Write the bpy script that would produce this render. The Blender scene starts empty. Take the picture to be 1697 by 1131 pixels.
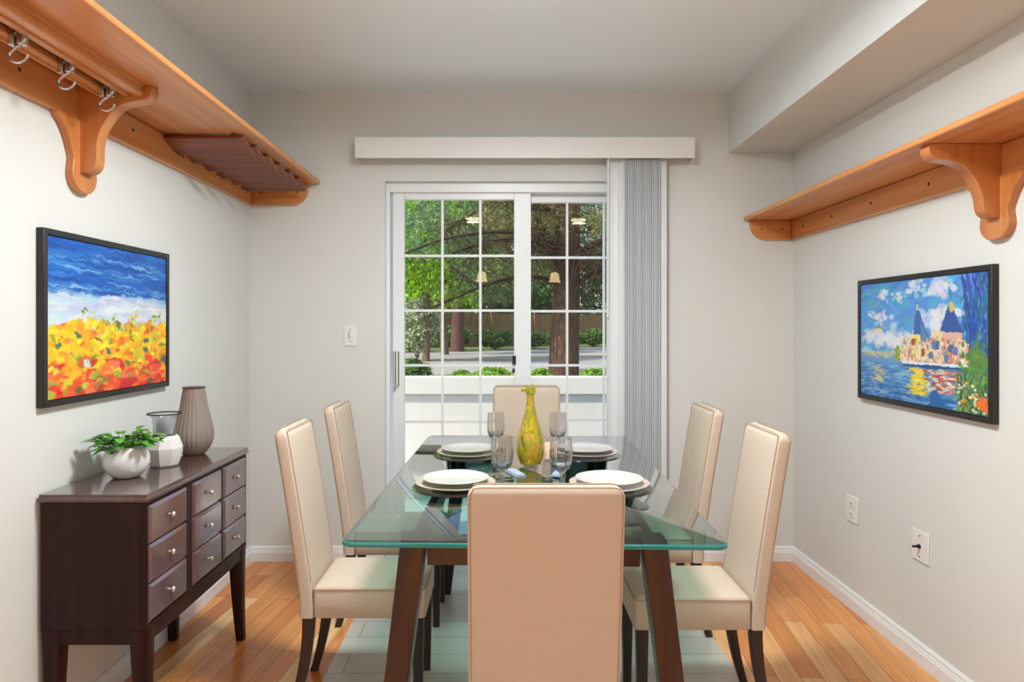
import bpy, bmesh, math, random
import numpy as np
from mathutils import Vector, Matrix
PI = math.pi
R = math.radians
C = bpy.context.scene.collection
SC = bpy.context.scene

# ------------------------------------------------------------------ camera
F = 1131.0; VX, VY = 833.0, 541.0; CH = 1.30
cam_d = bpy.data.cameras.new('camera'); cam = bpy.data.objects.new('camera', cam_d); C.objects.link(cam)
cam.location = (0, 0, CH); cam.rotation_euler = (PI/2, 0, 0)
cam_d.sensor_width = 36; cam_d.lens = 36*F/1697
cam_d.shift_x = (848.5-VX)/1697; cam_d.shift_y = -(565.5-VY)/1697
cam_d.clip_end = 400; cam_d.clip_start = 0.05
SC.camera = cam

# ------------------------------------------------------------------ world, sun, big lights, exposure
w = bpy.data.worlds.new('world'); SC.world = w; w.use_nodes = True
wn = w.node_tree.nodes; wl = w.node_tree.links
sky = wn.new('ShaderNodeTexSky'); sky.sky_type = 'NISHITA'; sky.sun_disc = False
sky.sun_elevation = R(52); sky.sun_rotation = R(215); sky.air_density = 1.0; sky.dust_density = 2.0
wl.new(sky.outputs[0], wn['Background'].inputs[0]); wn['Background'].inputs[1].default_value = 0.27
sd = bpy.data.lights.new('sun', 'SUN'); sd.energy = 6.0; sd.angle = R(1.0); sd.color = (1, .93, .8)
sun = bpy.data.objects.new('sun', sd); C.objects.link(sun); sun.rotation_euler = (R(42), 0, R(-62))
def area(name, loc, rot, sx, sy, power, col=(1, 1, 1), shape='RECTANGLE'):
    d = bpy.data.lights.new(name, 'AREA'); d.shape = shape; d.size = sx; d.size_y = sy; d.energy = power; d.color = col
    o = bpy.data.objects.new(name, d); C.objects.link(o); o.location = loc; o.rotation_euler = rot; return o
# fill light added at two unseen side openings behind the camera
area('side_fill', (-1.46, -1.55, 1.50), (0, R(-90), 0), 1.55, 2.3, 5, (.88, .97, 1))
area('side_fill', (1.67, -1.55, 1.50), (0, R(90), 0), 1.55, 2.3, 5, (.88, .97, 1))
# the two flush ceiling lights (their lamps shine downwards from just under the glass)
for lx in (-0.35, 0.91):
    area('ceiling_lamp_and_fill', (lx, -0.40, 2.535), (0, 0, 0), .17, .17, 2, (1, .96, .90), 'DISK')
# round ceiling light added over the table, out of view, to even the walls
area('ceiling_lamp_and_fill', (0.05, 1.95, 2.425), (0, 0, 0), .40, .40, 48, (.92, .985, .985), 'DISK')
area('ceiling_lamp_and_fill', (0.05, 1.95, 2.53), (PI, 0, 0), .38, .38, 68, (.82, .95, 1), 'DISK')   # upward light added to brighten the ceiling
SC.view_settings.view_transform = 'Standard'; SC.view_settings.look = 'None'
SC.view_settings.exposure = 0.12; SC.view_settings.gamma = 1.0
SC.view_settings.use_curve_mapping = False

# ------------------------------------------------------------------ helpers
def s2l(c):
    c = c/255.0
    return c/12.92 if c <= .04045 else ((c+.055)/1.055)**2.4
def rgb(r, g, b): return (s2l(r), s2l(g), s2l(b), 1)
def new_mat(name):
    m = bpy.data.materials.new(name); m.use_nodes = True
    return m, m.node_tree.nodes, m.node_tree.links, m.node_tree.nodes['Principled BSDF']
def mat(name, col, rough=.5, metal=0., spec=.5, noise=0., nscale=8, stretch=(1, 1, 1), bump=0., bscale=40, coat=0., detail=4, emit=None, estr=1.):
    m, n, l, p = new_mat(name)
    p.inputs['Base Color'].default_value = col; p.inputs['Roughness'].default_value = rough
    p.inputs['Metallic'].default_value = metal; p.inputs['Specular IOR Level'].default_value = spec
    p.inputs['Coat Weight'].default_value = coat; p.inputs['Coat Roughness'].default_value = .08
    tc = n.new('ShaderNodeTexCoord'); mp = n.new('ShaderNodeMapping'); mp.inputs['Scale'].default_value = stretch
    l.new(tc.outputs['Object'], mp.inputs[0])
    if noise:
        nz = n.new('ShaderNodeTexNoise'); nz.inputs['Scale'].default_value = nscale; nz.inputs['Detail'].default_value = detail
        l.new(mp.outputs[0], nz.inputs['Vector'])
        r = n.new('ShaderNodeValToRGB')
        a = tuple(max(0, c*(1-noise)) for c in col[:3])+(1,); b = tuple(min(1, c*(1+noise)) for c in col[:3])+(1,)
        r.color_ramp.elements[0].position = .3; r.color_ramp.elements[0].color = a
        r.color_ramp.elements[1].position = .7; r.color_ramp.elements[1].color = b
        l.new(nz.outputs['Fac'], r.inputs[0]); l.new(r.outputs[0], p.inputs['Base Color'])
    if bump:
        nb = n.new('ShaderNodeTexNoise'); nb.inputs['Scale'].default_value = bscale; nb.inputs['Detail'].default_value = 3
        l.new(mp.outputs[0], nb.inputs['Vector'])
        bp = n.new('ShaderNodeBump'); bp.inputs['Strength'].default_value = bump; bp.inputs['Distance'].default_value = .01
        l.new(nb.outputs['Fac'], bp.inputs['Height']); l.new(bp.outputs[0], p.inputs['Normal'])
    if emit:
        p.inputs['Emission Color'].default_value = emit; p.inputs['Emission Strength'].default_value = estr
    return m
def wood(name, c1, c2, c3, rough=.35, axis='Y', scale=1.0, coat=.0):
    """grain stretched along an axis, with darker streaks"""
    m, n, l, p = new_mat(name)
    tc = n.new('ShaderNodeTexCoord'); mp = n.new('ShaderNodeMapping')
    s = {'X': (.6, 14, 14), 'Y': (14, .6, 14), 'Z': (14, 14, .6)}[axis]
    mp.inputs['Scale'].default_value = tuple(v*scale for v in s)
    l.new(tc.outputs['Object'], mp.inputs[0])
    nz = n.new('ShaderNodeTexNoise'); nz.inputs['Scale'].default_value = 2.2; nz.inputs['Detail'].default_value = 6
    nz.inputs['Distortion'].default_value = .6; l.new(mp.outputs[0], nz.inputs['Vector'])
    r = n.new('ShaderNodeValToRGB'); e = r.color_ramp.elements
    e[0].position = .3; e[0].color = c1; e[1].position = .72; e[1].color = c3
    k = e.new(.5); k.color = c2
    l.new(nz.outputs['Fac'], r.inputs[0]); l.new(r.outputs[0], p.inputs['Base Color'])
    p.inputs['Roughness'].default_value = rough; p.inputs['Coat Weight'].default_value = coat; p.inputs['Coat Roughness'].default_value = .12
    return m
def see_glass(name, tint, ior=1.5, rough=0.0, refl=1.0):
    """clear pane: Fresnel mix of mirror reflection and tinted see-through"""
    m = bpy.data.materials.new(name); m.use_nodes = True; n = m.node_tree.nodes; l = m.node_tree.links; n.clear()
    out = n.new('ShaderNodeOutputMaterial'); mix = n.new('ShaderNodeMixShader')
    t = n.new('ShaderNodeBsdfTransparent'); t.inputs[0].default_value = tint
    g = n.new('ShaderNodeBsdfGlossy'); g.inputs['Roughness'].default_value = rough
    fr = n.new('ShaderNodeFresnel'); fr.inputs[0].default_value = ior
    ge = n.new('ShaderNodeNewGeometry'); inv = n.new('ShaderNodeMath'); inv.operation = 'SUBTRACT'; inv.inputs[0].default_value = 1
    l.new(ge.outputs['Backfacing'], inv.inputs[1])
    mu = n.new('ShaderNodeMath'); mu.operation = 'MULTIPLY'; l.new(fr.outputs[0], mu.inputs[0]); l.new(inv.outputs[0], mu.inputs[1])
    m2 = n.new('ShaderNodeMath'); m2.operation = 'MULTIPLY'; m2.use_clamp = True; m2.inputs[1].default_value = refl; l.new(mu.outputs[0], m2.inputs[0])
    l.new(m2.outputs[0], mix.inputs[0]); l.new(t.outputs[0], mix.inputs[1]); l.new(g.outputs[0], mix.inputs[2]); l.new(mix.outputs[0], out.inputs[0])
    return m

def finish(bm, sharp=38):
    bmesh.ops.recalc_face_normals(bm, faces=bm.faces)
    for f in bm.faces: f.smooth = True
    for e in bm.edges:
        if len(e.link_faces) == 2: e.smooth = e.calc_face_angle(0) < R(sharp)
def obj(name, bm, m, parent=None, bevel=0, seg=2, sharp=38, loc=None):
    finish(bm, sharp)
    me = bpy.data.meshes.new(name); bm.to_mesh(me); bm.free()
    for mm in (m if isinstance(m, (list, tuple)) else [m]): me.materials.append(mm)
    o = bpy.data.objects.new(name, me); C.objects.link(o)
    if parent: o.parent = parent
    if loc: o.location = loc
    if bevel:
        b = o.modifiers.new('bevel', 'BEVEL'); b.width = bevel; b.segments = seg; b.limit_method = 'ANGLE'; b.angle_limit = R(40)
        b.harden_normals = False
    return o
def tag(o, label, cat, group=None, kind=None):
    if label: o['label'] = label
    if cat: o['category'] = cat
    if group: o['group'] = group
    if kind: o['kind'] = kind
    return o
def thing(name, label, cat, loc=(0, 0, 0), rz=0, group=None):
    o = bpy.data.objects.new(name, None); C.objects.link(o); o.location = loc; o.rotation_euler = (0, 0, rz)
    o.empty_display_size = .05
    return tag(o, label, cat, group)
def struct(name, bm, m, label, cat='room', bevel=0, sharp=38):
    return tag(obj(name, bm, m, bevel=bevel, sharp=sharp), label, cat, kind='structure')
def copy_tree(o, parent=None):
    c = o.copy(); C.objects.link(c); c.parent = parent
    for ch in list(o.children): copy_tree(ch, c)
    return c
def dup(root, loc, rz, label, group=None, scale=None):
    r = copy_tree(root); r.location = loc; r.rotation_euler = (0, 0, rz); r['label'] = label
    if group: r['group'] = group
    if scale: r.scale = scale
    return r
def box(bm, x0, x1, y0, y1, z0, z1, mi=0):
    vs = [bm.verts.new((x, y, z)) for x in (x0, x1) for y in (y0, y1) for z in (z0, z1)]
    for q in ((0, 1, 3, 2), (4, 6, 7, 5), (0, 4, 5, 1), (2, 3, 7, 6), (0, 2, 6, 4), (1, 5, 7, 3)):
        f = bm.faces.new([vs[i] for i in q]); f.material_index = mi
def B(*a):
    bm = bmesh.new(); box(bm, *a); return bm
def BB(*boxes):
    bm = bmesh.new()
    for b in boxes: box(bm, *b)
    return bm
def loft(bm, rings, cap=True, closed=True, mi=0):
    vr = [[bm.verts.new(p) for p in r] for r in rings]; n = len(rings[0])
    for a, b in zip(vr, vr[1:]):
        for i in range(n if closed else n-1):
            j = (i+1) % n
            f = bm.faces.new((a[i], a[j], b[j], b[i])); f.material_index = mi
    if cap:
        for r in (vr[0], vr[-1]):
            try: f = bm.faces.new(r); f.material_index = mi
            except ValueError: pass
    return vr
def lathe(bm, prof, n=40, c=(0, 0, 0), fx=None, cap=True):
    """prof: list of (r, z)"""
    rings = []
    for r, z in prof:
        ring = []
        for i in range(n):
            a = 2*PI*i/n; rr = r*(fx(a, z) if fx else 1)
            ring.append((c[0]+rr*math.cos(a), c[1]+rr*math.sin(a), c[2]+z))
        rings.append(ring)
    loft(bm, rings, cap)
def tube(bm, pts, rad, n=8, cap=True):
    pts = [Vector(p) for p in pts]
    rads = rad if isinstance(rad, (list, tuple)) else [rad]*len(pts)
    up = None; rings = []
    for i, p in enumerate(pts):
        d = (pts[min(i+1, len(pts)-1)]-pts[max(i-1, 0)]).normalized()
        if up is None: up = Vector((0, 0, 1)) if abs(d.z) < .9 else Vector((1, 0, 0))
        s = d.cross(up).normalized(); up = s.cross(d).normalized()
        rings.append([tuple(p+rads[i]*(math.cos(2*PI*k/n)*s+math.sin(2*PI*k/n)*up)) for k in range(n)])
    loft(bm, rings, cap)
def prism(bm, poly, a0, a1, plane='XZ', mi=0):
    """poly in the plane, extruded along the third axis"""
    def P(u, v, a): return {'XZ': (u, a, v), 'YZ': (a, u, v), 'XY': (u, v, a)}[plane]
    loft(bm, [[P(u, v, a0) for u, v in poly], [P(u, v, a1) for u, v in poly]], True, mi=mi)
def rrect(w, d, r, n=4):
    pts = []
    for cx, cy, a0 in ((w-r, d-r, 0), (-w+r, d-r, 90), (-w+r, -d+r, 180), (w-r, -d+r, 270)):
        for k in range(n+1):
            a = R(a0+90*k/n); pts.append((cx+r*math.cos(a), cy+r*math.sin(a)))
    return pts
def smooth_path(pts, sub=6):
    """Catmull-Rom through 2-D or 3-D points"""
    P = [Vector(p) for p in pts]; out = []
    for i in range(len(P)-1):
        p0 = P[max(i-1, 0)]; p1 = P[i]; p2 = P[i+1]; p3 = P[min(i+2, len(P)-1)]
        for k in range(sub):
            t = k/sub
            out.append(.5*((2*p1)+(-p0+p2)*t+(2*p0-5*p1+4*p2-p3)*t*t+(-p0+3*p1-3*p2+p3)*t**3))
    out.append(P[-1]); return [tuple(v) for v in out]
def grain_noise(seed): random.seed(seed)

# ------------------------------------------------------------------ materials
M = {}
M['wall'] = mat('wall_paint', rgb(222, 222, 219), .75, noise=.015, nscale=1.5, bump=.03, bscale=60)
M['ceil'] = mat('ceiling_paint', rgb(238, 248, 253), .85, noise=.01, nscale=1)
M['white'] = mat('white_trim_paint', rgb(238, 239, 241), .4, noise=.01, nscale=3)
M['vinyl'] = mat('white_vinyl', rgb(236, 239, 243), .35, noise=.01, nscale=3)
M['valance'] = mat('valance_white', rgb(240, 238, 236), .45, noise=.01)
M['vane'] = mat('blind_vane_vinyl', rgb(240, 242, 244), .5, noise=.02, stretch=(1, 1, .1))
_m = M['vane']; _n = _m.node_tree.nodes; _l = _m.node_tree.links; _t = _n.new('ShaderNodeBsdfTranslucent'); _t.inputs[0].default_value = rgb(235, 238, 242)
_x = _n.new('ShaderNodeMixShader'); _x.inputs[0].default_value = .12; _l.new(_n['Principled BSDF'].outputs[0], _x.inputs[1]); _l.new(_t.outputs[0], _x.inputs[2]); _l.new(_x.outputs[0], _n['Material Output'].inputs[0])
M['ext_white'] = mat('outside_white_paint', rgb(204, 203, 200), .6, noise=.02)
M['shelf'] = wood('honey_pine', rgb(188, 116, 60), rgb(208, 136, 76), rgb(226, 158, 96), .38, 'Y', .5, coat=.25)
M['shelfX'] = wood('honey_pine_cross', rgb(186, 114, 58), rgb(204, 132, 72), rgb(220, 150, 90), .38, 'X', .5, coat=.25)
M['shelfZ'] = wood('honey_pine_bracket', rgb(178, 106, 54), rgb(196, 122, 64), rgb(210, 138, 78), .35, 'Z', .5, coat=.3)
M['slat'] = wood('dark_red_slat', rgb(104, 50, 28), rgb(128, 64, 36), rgb(150, 82, 48), .4, 'X', 1)
M['walnut'] = wood('dark_walnut', rgb(42, 18, 15), rgb(56, 26, 20), rgb(74, 38, 29), .3, 'Z', 1.2, coat=.2)
M['walnutY'] = wood('dark_walnut_long', rgb(62, 36, 31), rgb(74, 44, 38), rgb(88, 54, 46), .2, 'Y', .8, coat=1.)
M['cab_side'] = wood('espresso_side', rgb(34, 14, 13), rgb(42, 19, 17), rgb(52, 25, 22), .38, 'Z', 1.6, coat=0)
M['drawer'] = wood('espresso_drawer_reflection', rgb(98, 68, 66), rgb(102, 72, 70), rgb(106, 76, 74), .14, 'Y', 1, coat=1.)  # espresso base lightened to carry the pinkish reflection of the walls
M['legdark'] = mat('dark_leg', rgb(44, 26, 23), .4, noise=.25, nscale=6, stretch=(8, 8, .6))
M['fabric'] = mat('cream_fabric', rgb(203, 184, 166), .85, noise=.03, nscale=30, stretch=(1, 1, 5), bump=.12, bscale=220, spec=.25)
M['piping'] = mat('cream_seam', rgb(178, 150, 126), .8)
M['black'] = mat('black_plastic', rgb(22, 22, 24), .4)
M['dark'] = mat('near_black', rgb(38, 34, 34), .7)  # near-black of screws, slots, track, wick and vase rim
M['steel'] = mat('brushed_steel', rgb(205, 208, 214), .22, metal=1)
M['knob'] = mat('satin_knob', rgb(222, 216, 206), .25, metal=.9)
M['frame'] = mat('black_frame', rgb(28, 24, 23), .35, noise=.2, nscale=20)
M['framesilver'] = mat('silver_frame_edge', rgb(150, 142, 134), .35, metal=.5)
M['ceramic'] = mat('white_ceramic', rgb(224, 225, 224), .15, coat=.5, noise=.01)
M['matteceramic'] = mat('matte_white_ceramic', rgb(224, 220, 216), .45, noise=.02)
M['plate'] = mat('marbled_white_plate', rgb(200, 195, 189), .25, noise=.05, nscale=18, coat=.3)
M['plate2'] = mat('pearl_beige_plate', rgb(190, 174, 158), .25, noise=.08, nscale=22, coat=.4)
M['charger'] = mat('dark_charger', rgb(52, 42, 40), .15, noise=.3, nscale=25, coat=.6)
M['ribbed'] = mat('taupe_ribbed_ceramic', rgb(140, 126, 116), .45, noise=.08, nscale=5, stretch=(1, 1, .4))
M['brownrim'] = mat('brown_rim', rgb(70, 48, 42), .4)
M['soil'] = mat('potting_soil', rgb(50, 38, 28), .9, noise=.5, nscale=60)
M['leaf'] = mat('pot_leaf', rgb(88, 156, 60), .35, noise=.45, nscale=30)
M['plastic'] = mat('switch_plastic', rgb(236, 234, 231), .35)
M['candle'] = mat('beige_candle', rgb(224, 190, 160), .5, noise=.05)
M['napkin'] = mat('napkin_cloth', rgb(214, 190, 160), .85, noise=.08, nscale=30)
M['reflblue'] = mat('pale_blue_reflection', rgb(150, 162, 176), .85, noise=.1, nscale=40)  # bluish tabletop reflection put into the colour of two flat strips
M['asphalt'] = mat('asphalt', rgb(140, 138, 134), .9, noise=.08, nscale=3)
M['yellow'] = mat('road_yellow', rgb(214, 180, 110), .8)
M['grass'] = mat('verge_grass', rgb(86, 112, 50), .95, noise=.45, nscale=2.5)
M['fence'] = mat('fence_board', rgb(134, 106, 70), .85, noise=.3, nscale=5, stretch=(6, 6, .5))
M['bark'] = mat('fir_bark', rgb(88, 62, 50), .95, noise=.5, nscale=14, stretch=(2, 2, .5), bump=.8, bscale=12)
M['branch'] = mat('dark_branch', rgb(62, 46, 36), .95, noise=.4, nscale=10)
M['bark2'] = mat('grey_bark', rgb(96, 84, 62), .95, noise=.4, nscale=10, stretch=(2, 2, .5))
M['pane'] = see_glass('window_pane', (.97, .98, .97, 1), 1.5)
M['tabglass'] = see_glass('table_glass', (.50, .73, .69, 1), 1.85, 0.0, 1.7)
M['tabedge'] = mat('glass_edge_teal', rgb(20, 132, 130), .1, coat=.6)
M['goblet'] = see_glass('smoky_goblet', (.90, .90, .91, 1), 1.7, .02, 1.6)
m_, n_, l_, p_ = new_mat('smoky_goblet_glass'); g_ = n_.new('ShaderNodeBsdfGlass'); g_.inputs['Color'].default_value = (.93, .93, .925, 1); g_.inputs['IOR'].default_value = 1.48; g_.inputs['Roughness'].default_value = 0
l_.new(g_.outputs[0], n_['Material Output'].inputs[0]); M['goblet'] = m_
M['neckglass'] = see_glass('grey_glass', (.9, .92, .93, 1), 1.6, .03, 1.4)

def leafmat(name, a, b, trans=.35, nscale=.8):
    m, n, l, p = new_mat(name)
    ge = n.new('ShaderNodeObjectInfo'); tc = n.new('ShaderNodeTexCoord')
    nz = n.new('ShaderNodeTexNoise'); nz.inputs['Scale'].default_value = nscale*8; nz.inputs['Detail'].default_value = 5
    l.new(tc.outputs['Object'], nz.inputs['Vector'])
    r = n.new('ShaderNodeValToRGB'); r.color_ramp.elements[0].position = .35; r.color_ramp.elements[0].color = a
    r.color_ramp.elements[1].position = .65; r.color_ramp.elements[1].color = b
    l.new(nz.outputs['Fac'], r.inputs[0]); l.new(r.outputs[0], p.inputs['Base Color'])
    p.inputs['Roughness'].default_value = .5
    t = n.new('ShaderNodeBsdfTranslucent'); l.new(r.outputs[0], t.inputs[0])
    mx = n.new('ShaderNodeMixShader'); mx.inputs[0].default_value = trans
    l.new(p.outputs[0], mx.inputs[1]); l.new(t.outputs[0], mx.inputs[2]); l.new(mx.outputs[0], n['Material Output'].inputs[0])
    return m
M['maple'] = leafmat('maple_leaf', rgb(104, 158, 26), rgb(196, 230, 70), .5)
M['fir'] = leafmat('fir_needle', rgb(44, 88, 60), rgb(146, 180, 124), .3)
M['firdark'] = leafmat('dark_needle', rgb(34, 62, 34), rgb(92, 118, 58), .3)
M['firyel'] = leafmat('dry_needle', rgb(90, 86, 40), rgb(206, 190, 120), .35)
M['shrub'] = leafmat('shrub_leaf', rgb(44, 82, 36), rgb(112, 148, 70), .3)
M['hosta'] = leafmat('light_leaf', rgb(100, 146, 40), rgb(178, 210, 90), .4)

M['cab_side'].node_tree.nodes['Principled BSDF'].inputs['Specular IOR Level'].default_value = .2
# floorboards
def floor_mat():
    m, n, l, p = new_mat('oak_boards')
    tc = n.new('ShaderNodeTexCoord'); mp = n.new('ShaderNodeMapping'); mp.inputs['Rotation'].default_value = (0, 0, R(90+6))
    l.new(tc.outputs['Object'], mp.inputs[0])
    br = n.new('ShaderNodeTexBrick'); br.offset = .37; br.inputs['Scale'].default_value = 1
    br.inputs['Brick Width'].default_value = .78; br.inputs['Row Height'].default_value = .083; br.inputs['Mortar Size'].default_value = .0012
    br.inputs['Color1'].default_value = (0, 0, 0, 1); br.inputs['Color2'].default_value = (1, 1, 1, 1); br.inputs['Mortar'].default_value = (.5, .5, .5, 1)
    br.inputs['Bias'].default_value = 0
    l.new(mp.outputs[0], br.inputs['Vector'])
    ramp = n.new('ShaderNodeValToRGB'); e = ramp.color_ramp.elements
    e[0].position = 0; e[0].color = rgb(204, 118, 50); e[1].position = 1; e[1].color = rgb(250, 204, 142)
    k = e.new(.4); k.color = rgb(238, 162, 86); k = e.new(.7); k.color = rgb(226, 142, 66)
    l.new(br.outputs['Color'], ramp.inputs[0])
    mp2 = n.new('ShaderNodeMapping'); mp2.inputs['Scale'].default_value = (1.2, 22, 1); l.new(mp.outputs[0], mp2.inputs[0])
    nz = n.new('ShaderNodeTexNoise'); nz.inputs['Scale'].default_value = 2.5; nz.inputs['Detail'].default_value = 7; nz.inputs['Distortion'].default_value = .8
    l.new(mp2.outputs[0], nz.inputs['Vector'])
    r2 = n.new('ShaderNodeValToRGB'); r2.color_ramp.elements[0].position = .3; r2.color_ramp.elements[0].color = (.74, .66, .58, 1)
    r2.color_ramp.elements[1].position = .62; r2.color_ramp.elements[1].color = (1, 1, 1, 1)
    l.new(nz.outputs['Fac'], r2.inputs[0])
    mu = n.new('ShaderNodeMixRGB'); mu.blend_type = 'MULTIPLY'; mu.inputs[0].default_value = .8
    l.new(ramp.outputs[0], mu.inputs[1]); l.new(r2.outputs[0], mu.inputs[2])
    m3 = n.new('ShaderNodeMixRGB'); m3.inputs[2].default_value = rgb(120, 66, 30)
    l.new(br.outputs['Fac'], m3.inputs[0]); l.new(mu.outputs[0], m3.inputs[1]); l.new(m3.outputs[0], p.inputs['Base Color'])
    p.inputs['Roughness'].default_value = .3; p.inputs['Coat Weight'].default_value = .15
    return m
M['floor'] = floor_mat()
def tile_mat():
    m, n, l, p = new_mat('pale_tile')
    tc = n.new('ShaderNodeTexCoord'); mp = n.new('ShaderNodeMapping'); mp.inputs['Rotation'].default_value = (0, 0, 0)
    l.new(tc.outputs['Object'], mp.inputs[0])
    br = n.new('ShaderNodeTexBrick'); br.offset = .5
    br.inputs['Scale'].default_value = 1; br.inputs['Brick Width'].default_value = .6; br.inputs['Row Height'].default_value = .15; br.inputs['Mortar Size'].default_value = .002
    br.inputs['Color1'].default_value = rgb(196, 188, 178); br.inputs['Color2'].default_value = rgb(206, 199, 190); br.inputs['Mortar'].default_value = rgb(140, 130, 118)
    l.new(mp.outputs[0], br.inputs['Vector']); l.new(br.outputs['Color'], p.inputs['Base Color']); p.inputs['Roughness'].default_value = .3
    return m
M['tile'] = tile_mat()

# ------------------------------------------------------------------ room shell
D = 3.783; XL, XR = -1.401, 1.612; ZC = 2.595; YB = -3.2
OX0, OX1, OZ1 = -0.652, 0.905, 2.105      # door opening
T = .16
struct('floor', B(XL-.2, XR+.2, YB-.2, D+.0, -.12, 0), M['floor'], 'honey oak strip floor of the dining room', 'floor')
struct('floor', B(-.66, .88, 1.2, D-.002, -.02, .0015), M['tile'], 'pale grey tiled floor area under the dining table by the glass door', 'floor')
struct('ceiling', B(XL-.2, XR+.2, YB-.2, D+T, ZC, ZC+.15), M['ceil'], 'flat light grey painted ceiling', 'ceiling')
def pierced(x0, x1):  # side openings added for the fill lights
    return BB((x0, x1, YB-.15, -2.75, 0, ZC), (x0, x1, -.35, D+T, 0, ZC), (x0, x1, -2.75, -.35, 0, .68), (x0, x1, -2.75, -.35, 2.32, ZC))
struct('wall_left', pierced(XL-.15, XL), M['wall'], 'warm white wall at the left with the flower painting', 'wall')
struct('wall_right', pierced(XR, XR+.15), M['wall'], 'warm white wall at the right with the harbour painting', 'wall')
struct('wall_back', BB((XL, OX0, D, D+T, 0, ZC), (OX1, XR, D, D+T, 0, ZC), (OX0, OX1, D, D+T, OZ1, ZC)), M['wall'],
       'warm white back wall around the sliding glass door', 'wall')
struct('wall_soffit', B(1.251, XR, YB, D, 2.26, ZC), M['wall'], 'boxed soffit along the top of the right wall', 'soffit')
struct('wall_front', B(XL, XR, YB-.15, YB, 0, ZC), M['wall'], 'wall behind the camera', 'wall')
def base_profile(h=.082):
    return [(0, 0), (.016, 0), (.016, h*.60), (.013, h*.66), (.013, h*.72), (.010, h*.78), (.010, h*.9), (.005, h), (0, h)]
bm = bmesh.new(); loft(bm, [[(XL+u, y, v) for u, v in base_profile()] for y in (YB, D)]); struct('baseboard_left', bm, M['white'], 'white moulded baseboard along the left wall', 'baseboard', sharp=15)
bm = bmesh.new(); loft(bm, [[(XR-u, y, v) for u, v in base_profile()] for y in (YB, D)]); struct('baseboard_right', bm, M['white'], 'white moulded baseboard along the right wall', 'baseboard', sharp=15)
bm = bmesh.new()
for a, b in ((XL+.01, OX0-.02), (OX1+.03, XR-.01)):
    loft(bm, [[(x, D-u, v) for u, v in base_profile()] for x in (a, b)])
struct('baseboard_back', bm, M['white'], 'white moulded baseboard along the back wall', 'baseboard', sharp=15)

# ------------------------------------------------------------------ sliding door (setting)
def PX(px, Y): return (px-VX)*Y/F
def PZ(py, Y): return CH+(VY-py)*Y/F
# outer vinyl frame in the opening
YF = D+.055
door = thing('door_1', 'white sliding patio door with gridded panes in the back wall', 'door', (0, YF, 0)); door['kind'] = 'structure'
del door['category']; door['category'] = 'door'
obj('door_frame', BB((OX0, OX0+.022, -.02, .10, 0, OZ1), (OX1-.03, OX1, -.02, .10, 0, OZ1), (OX0+.022, OX1-.03, -.02, .10, OZ1-.055, OZ1),
                     (OX0+.022, OX1-.03, -.02, .10, 0, .035)), M['vinyl'], door, .002)
def panel(name, x0, x1, z0, z1, gx0, gx1, gz0, gz1, y, mx, mz, label):
    p = obj(name, BB((x0, gx0, y, y+.035, z0, z1), (gx1, x1, y, y+.035, z0, z1), (gx0, gx1, y, y+.035, gz1, z1), (gx0, gx1, y, y+.035, z0, gz0)), M['vinyl'], door, .003)
    obj('pane', B(gx0, gx1, y+.014, y+.020, gz0, gz1), M['pane'], p)
    bm = bmesh.new()
    for x in mx: box(bm, x-.007, x+.007, y+.008, y+.0139, gz0, gz1)
    for z in mz: box(bm, gx0, gx1, y+.0075, y+.0134, z-.007, z+.007)
    obj('muntin_grid', bm, M['vinyl'], p)
    return p
yl = .0; Y1 = YF+yl
zs = [PZ(v, Y1) for v in (424, 515, 606, 700, 792)]
pl = panel('sliding_panel', PX(651, Y1), PX(880, Y1), .037, PZ(315, Y1), PX(670, Y1), PX(852, Y1), .13, PZ(331, Y1), yl, [PX(733, Y1), PX(796, Y1)], zs, '')
yr = .045; Y2 = YF+yr
zs = [PZ(v, Y2) for v in (427, 516, 606, 697, 786)]
pr = panel('fixed_panel', PX(868, Y2), OX1-.032, .037, PZ(317, Y2), PX(880, Y2), PX(1020, Y2), .13, PZ(336, Y2), yr, [PX(940, Y2), PX(1001, Y2)], zs, '')
# handle and latch
hx = PX(657, Y1); hz0, hz1 = PZ(640, Y1), PZ(581, Y1)
h = obj('door_handle', BB((hx-.018, hx+.018, -.010, 0, hz0, hz1), (hx-.014, hx+.010, -.035, -.010, hz0, hz0+.014), (hx-.014, hx+.010, -.035, -.010, hz1-.014, hz1),
                          (hx-.006, hx+.010, -.045, -.030, hz0, hz1)), M['plastic'], door, .003)
obj('grip_strip', BB((hx+.000, hx+.004, -.0475, -.044, hz0+.004, hz1-.004), (hx+.012, hx+.016, -.0125, -.009, hz0+.004, hz1-.004)), M['black'], h)
lx = PX(852, Y1)
obj('door_latch', BB((lx-.010, lx+.010, -.014, .002, PZ(604, Y1), PZ(590, Y1)), (lx-.010, lx+.004, -.012, .002, PZ(618, Y1), PZ(611, Y1))), M['black'], door, .002)

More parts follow.
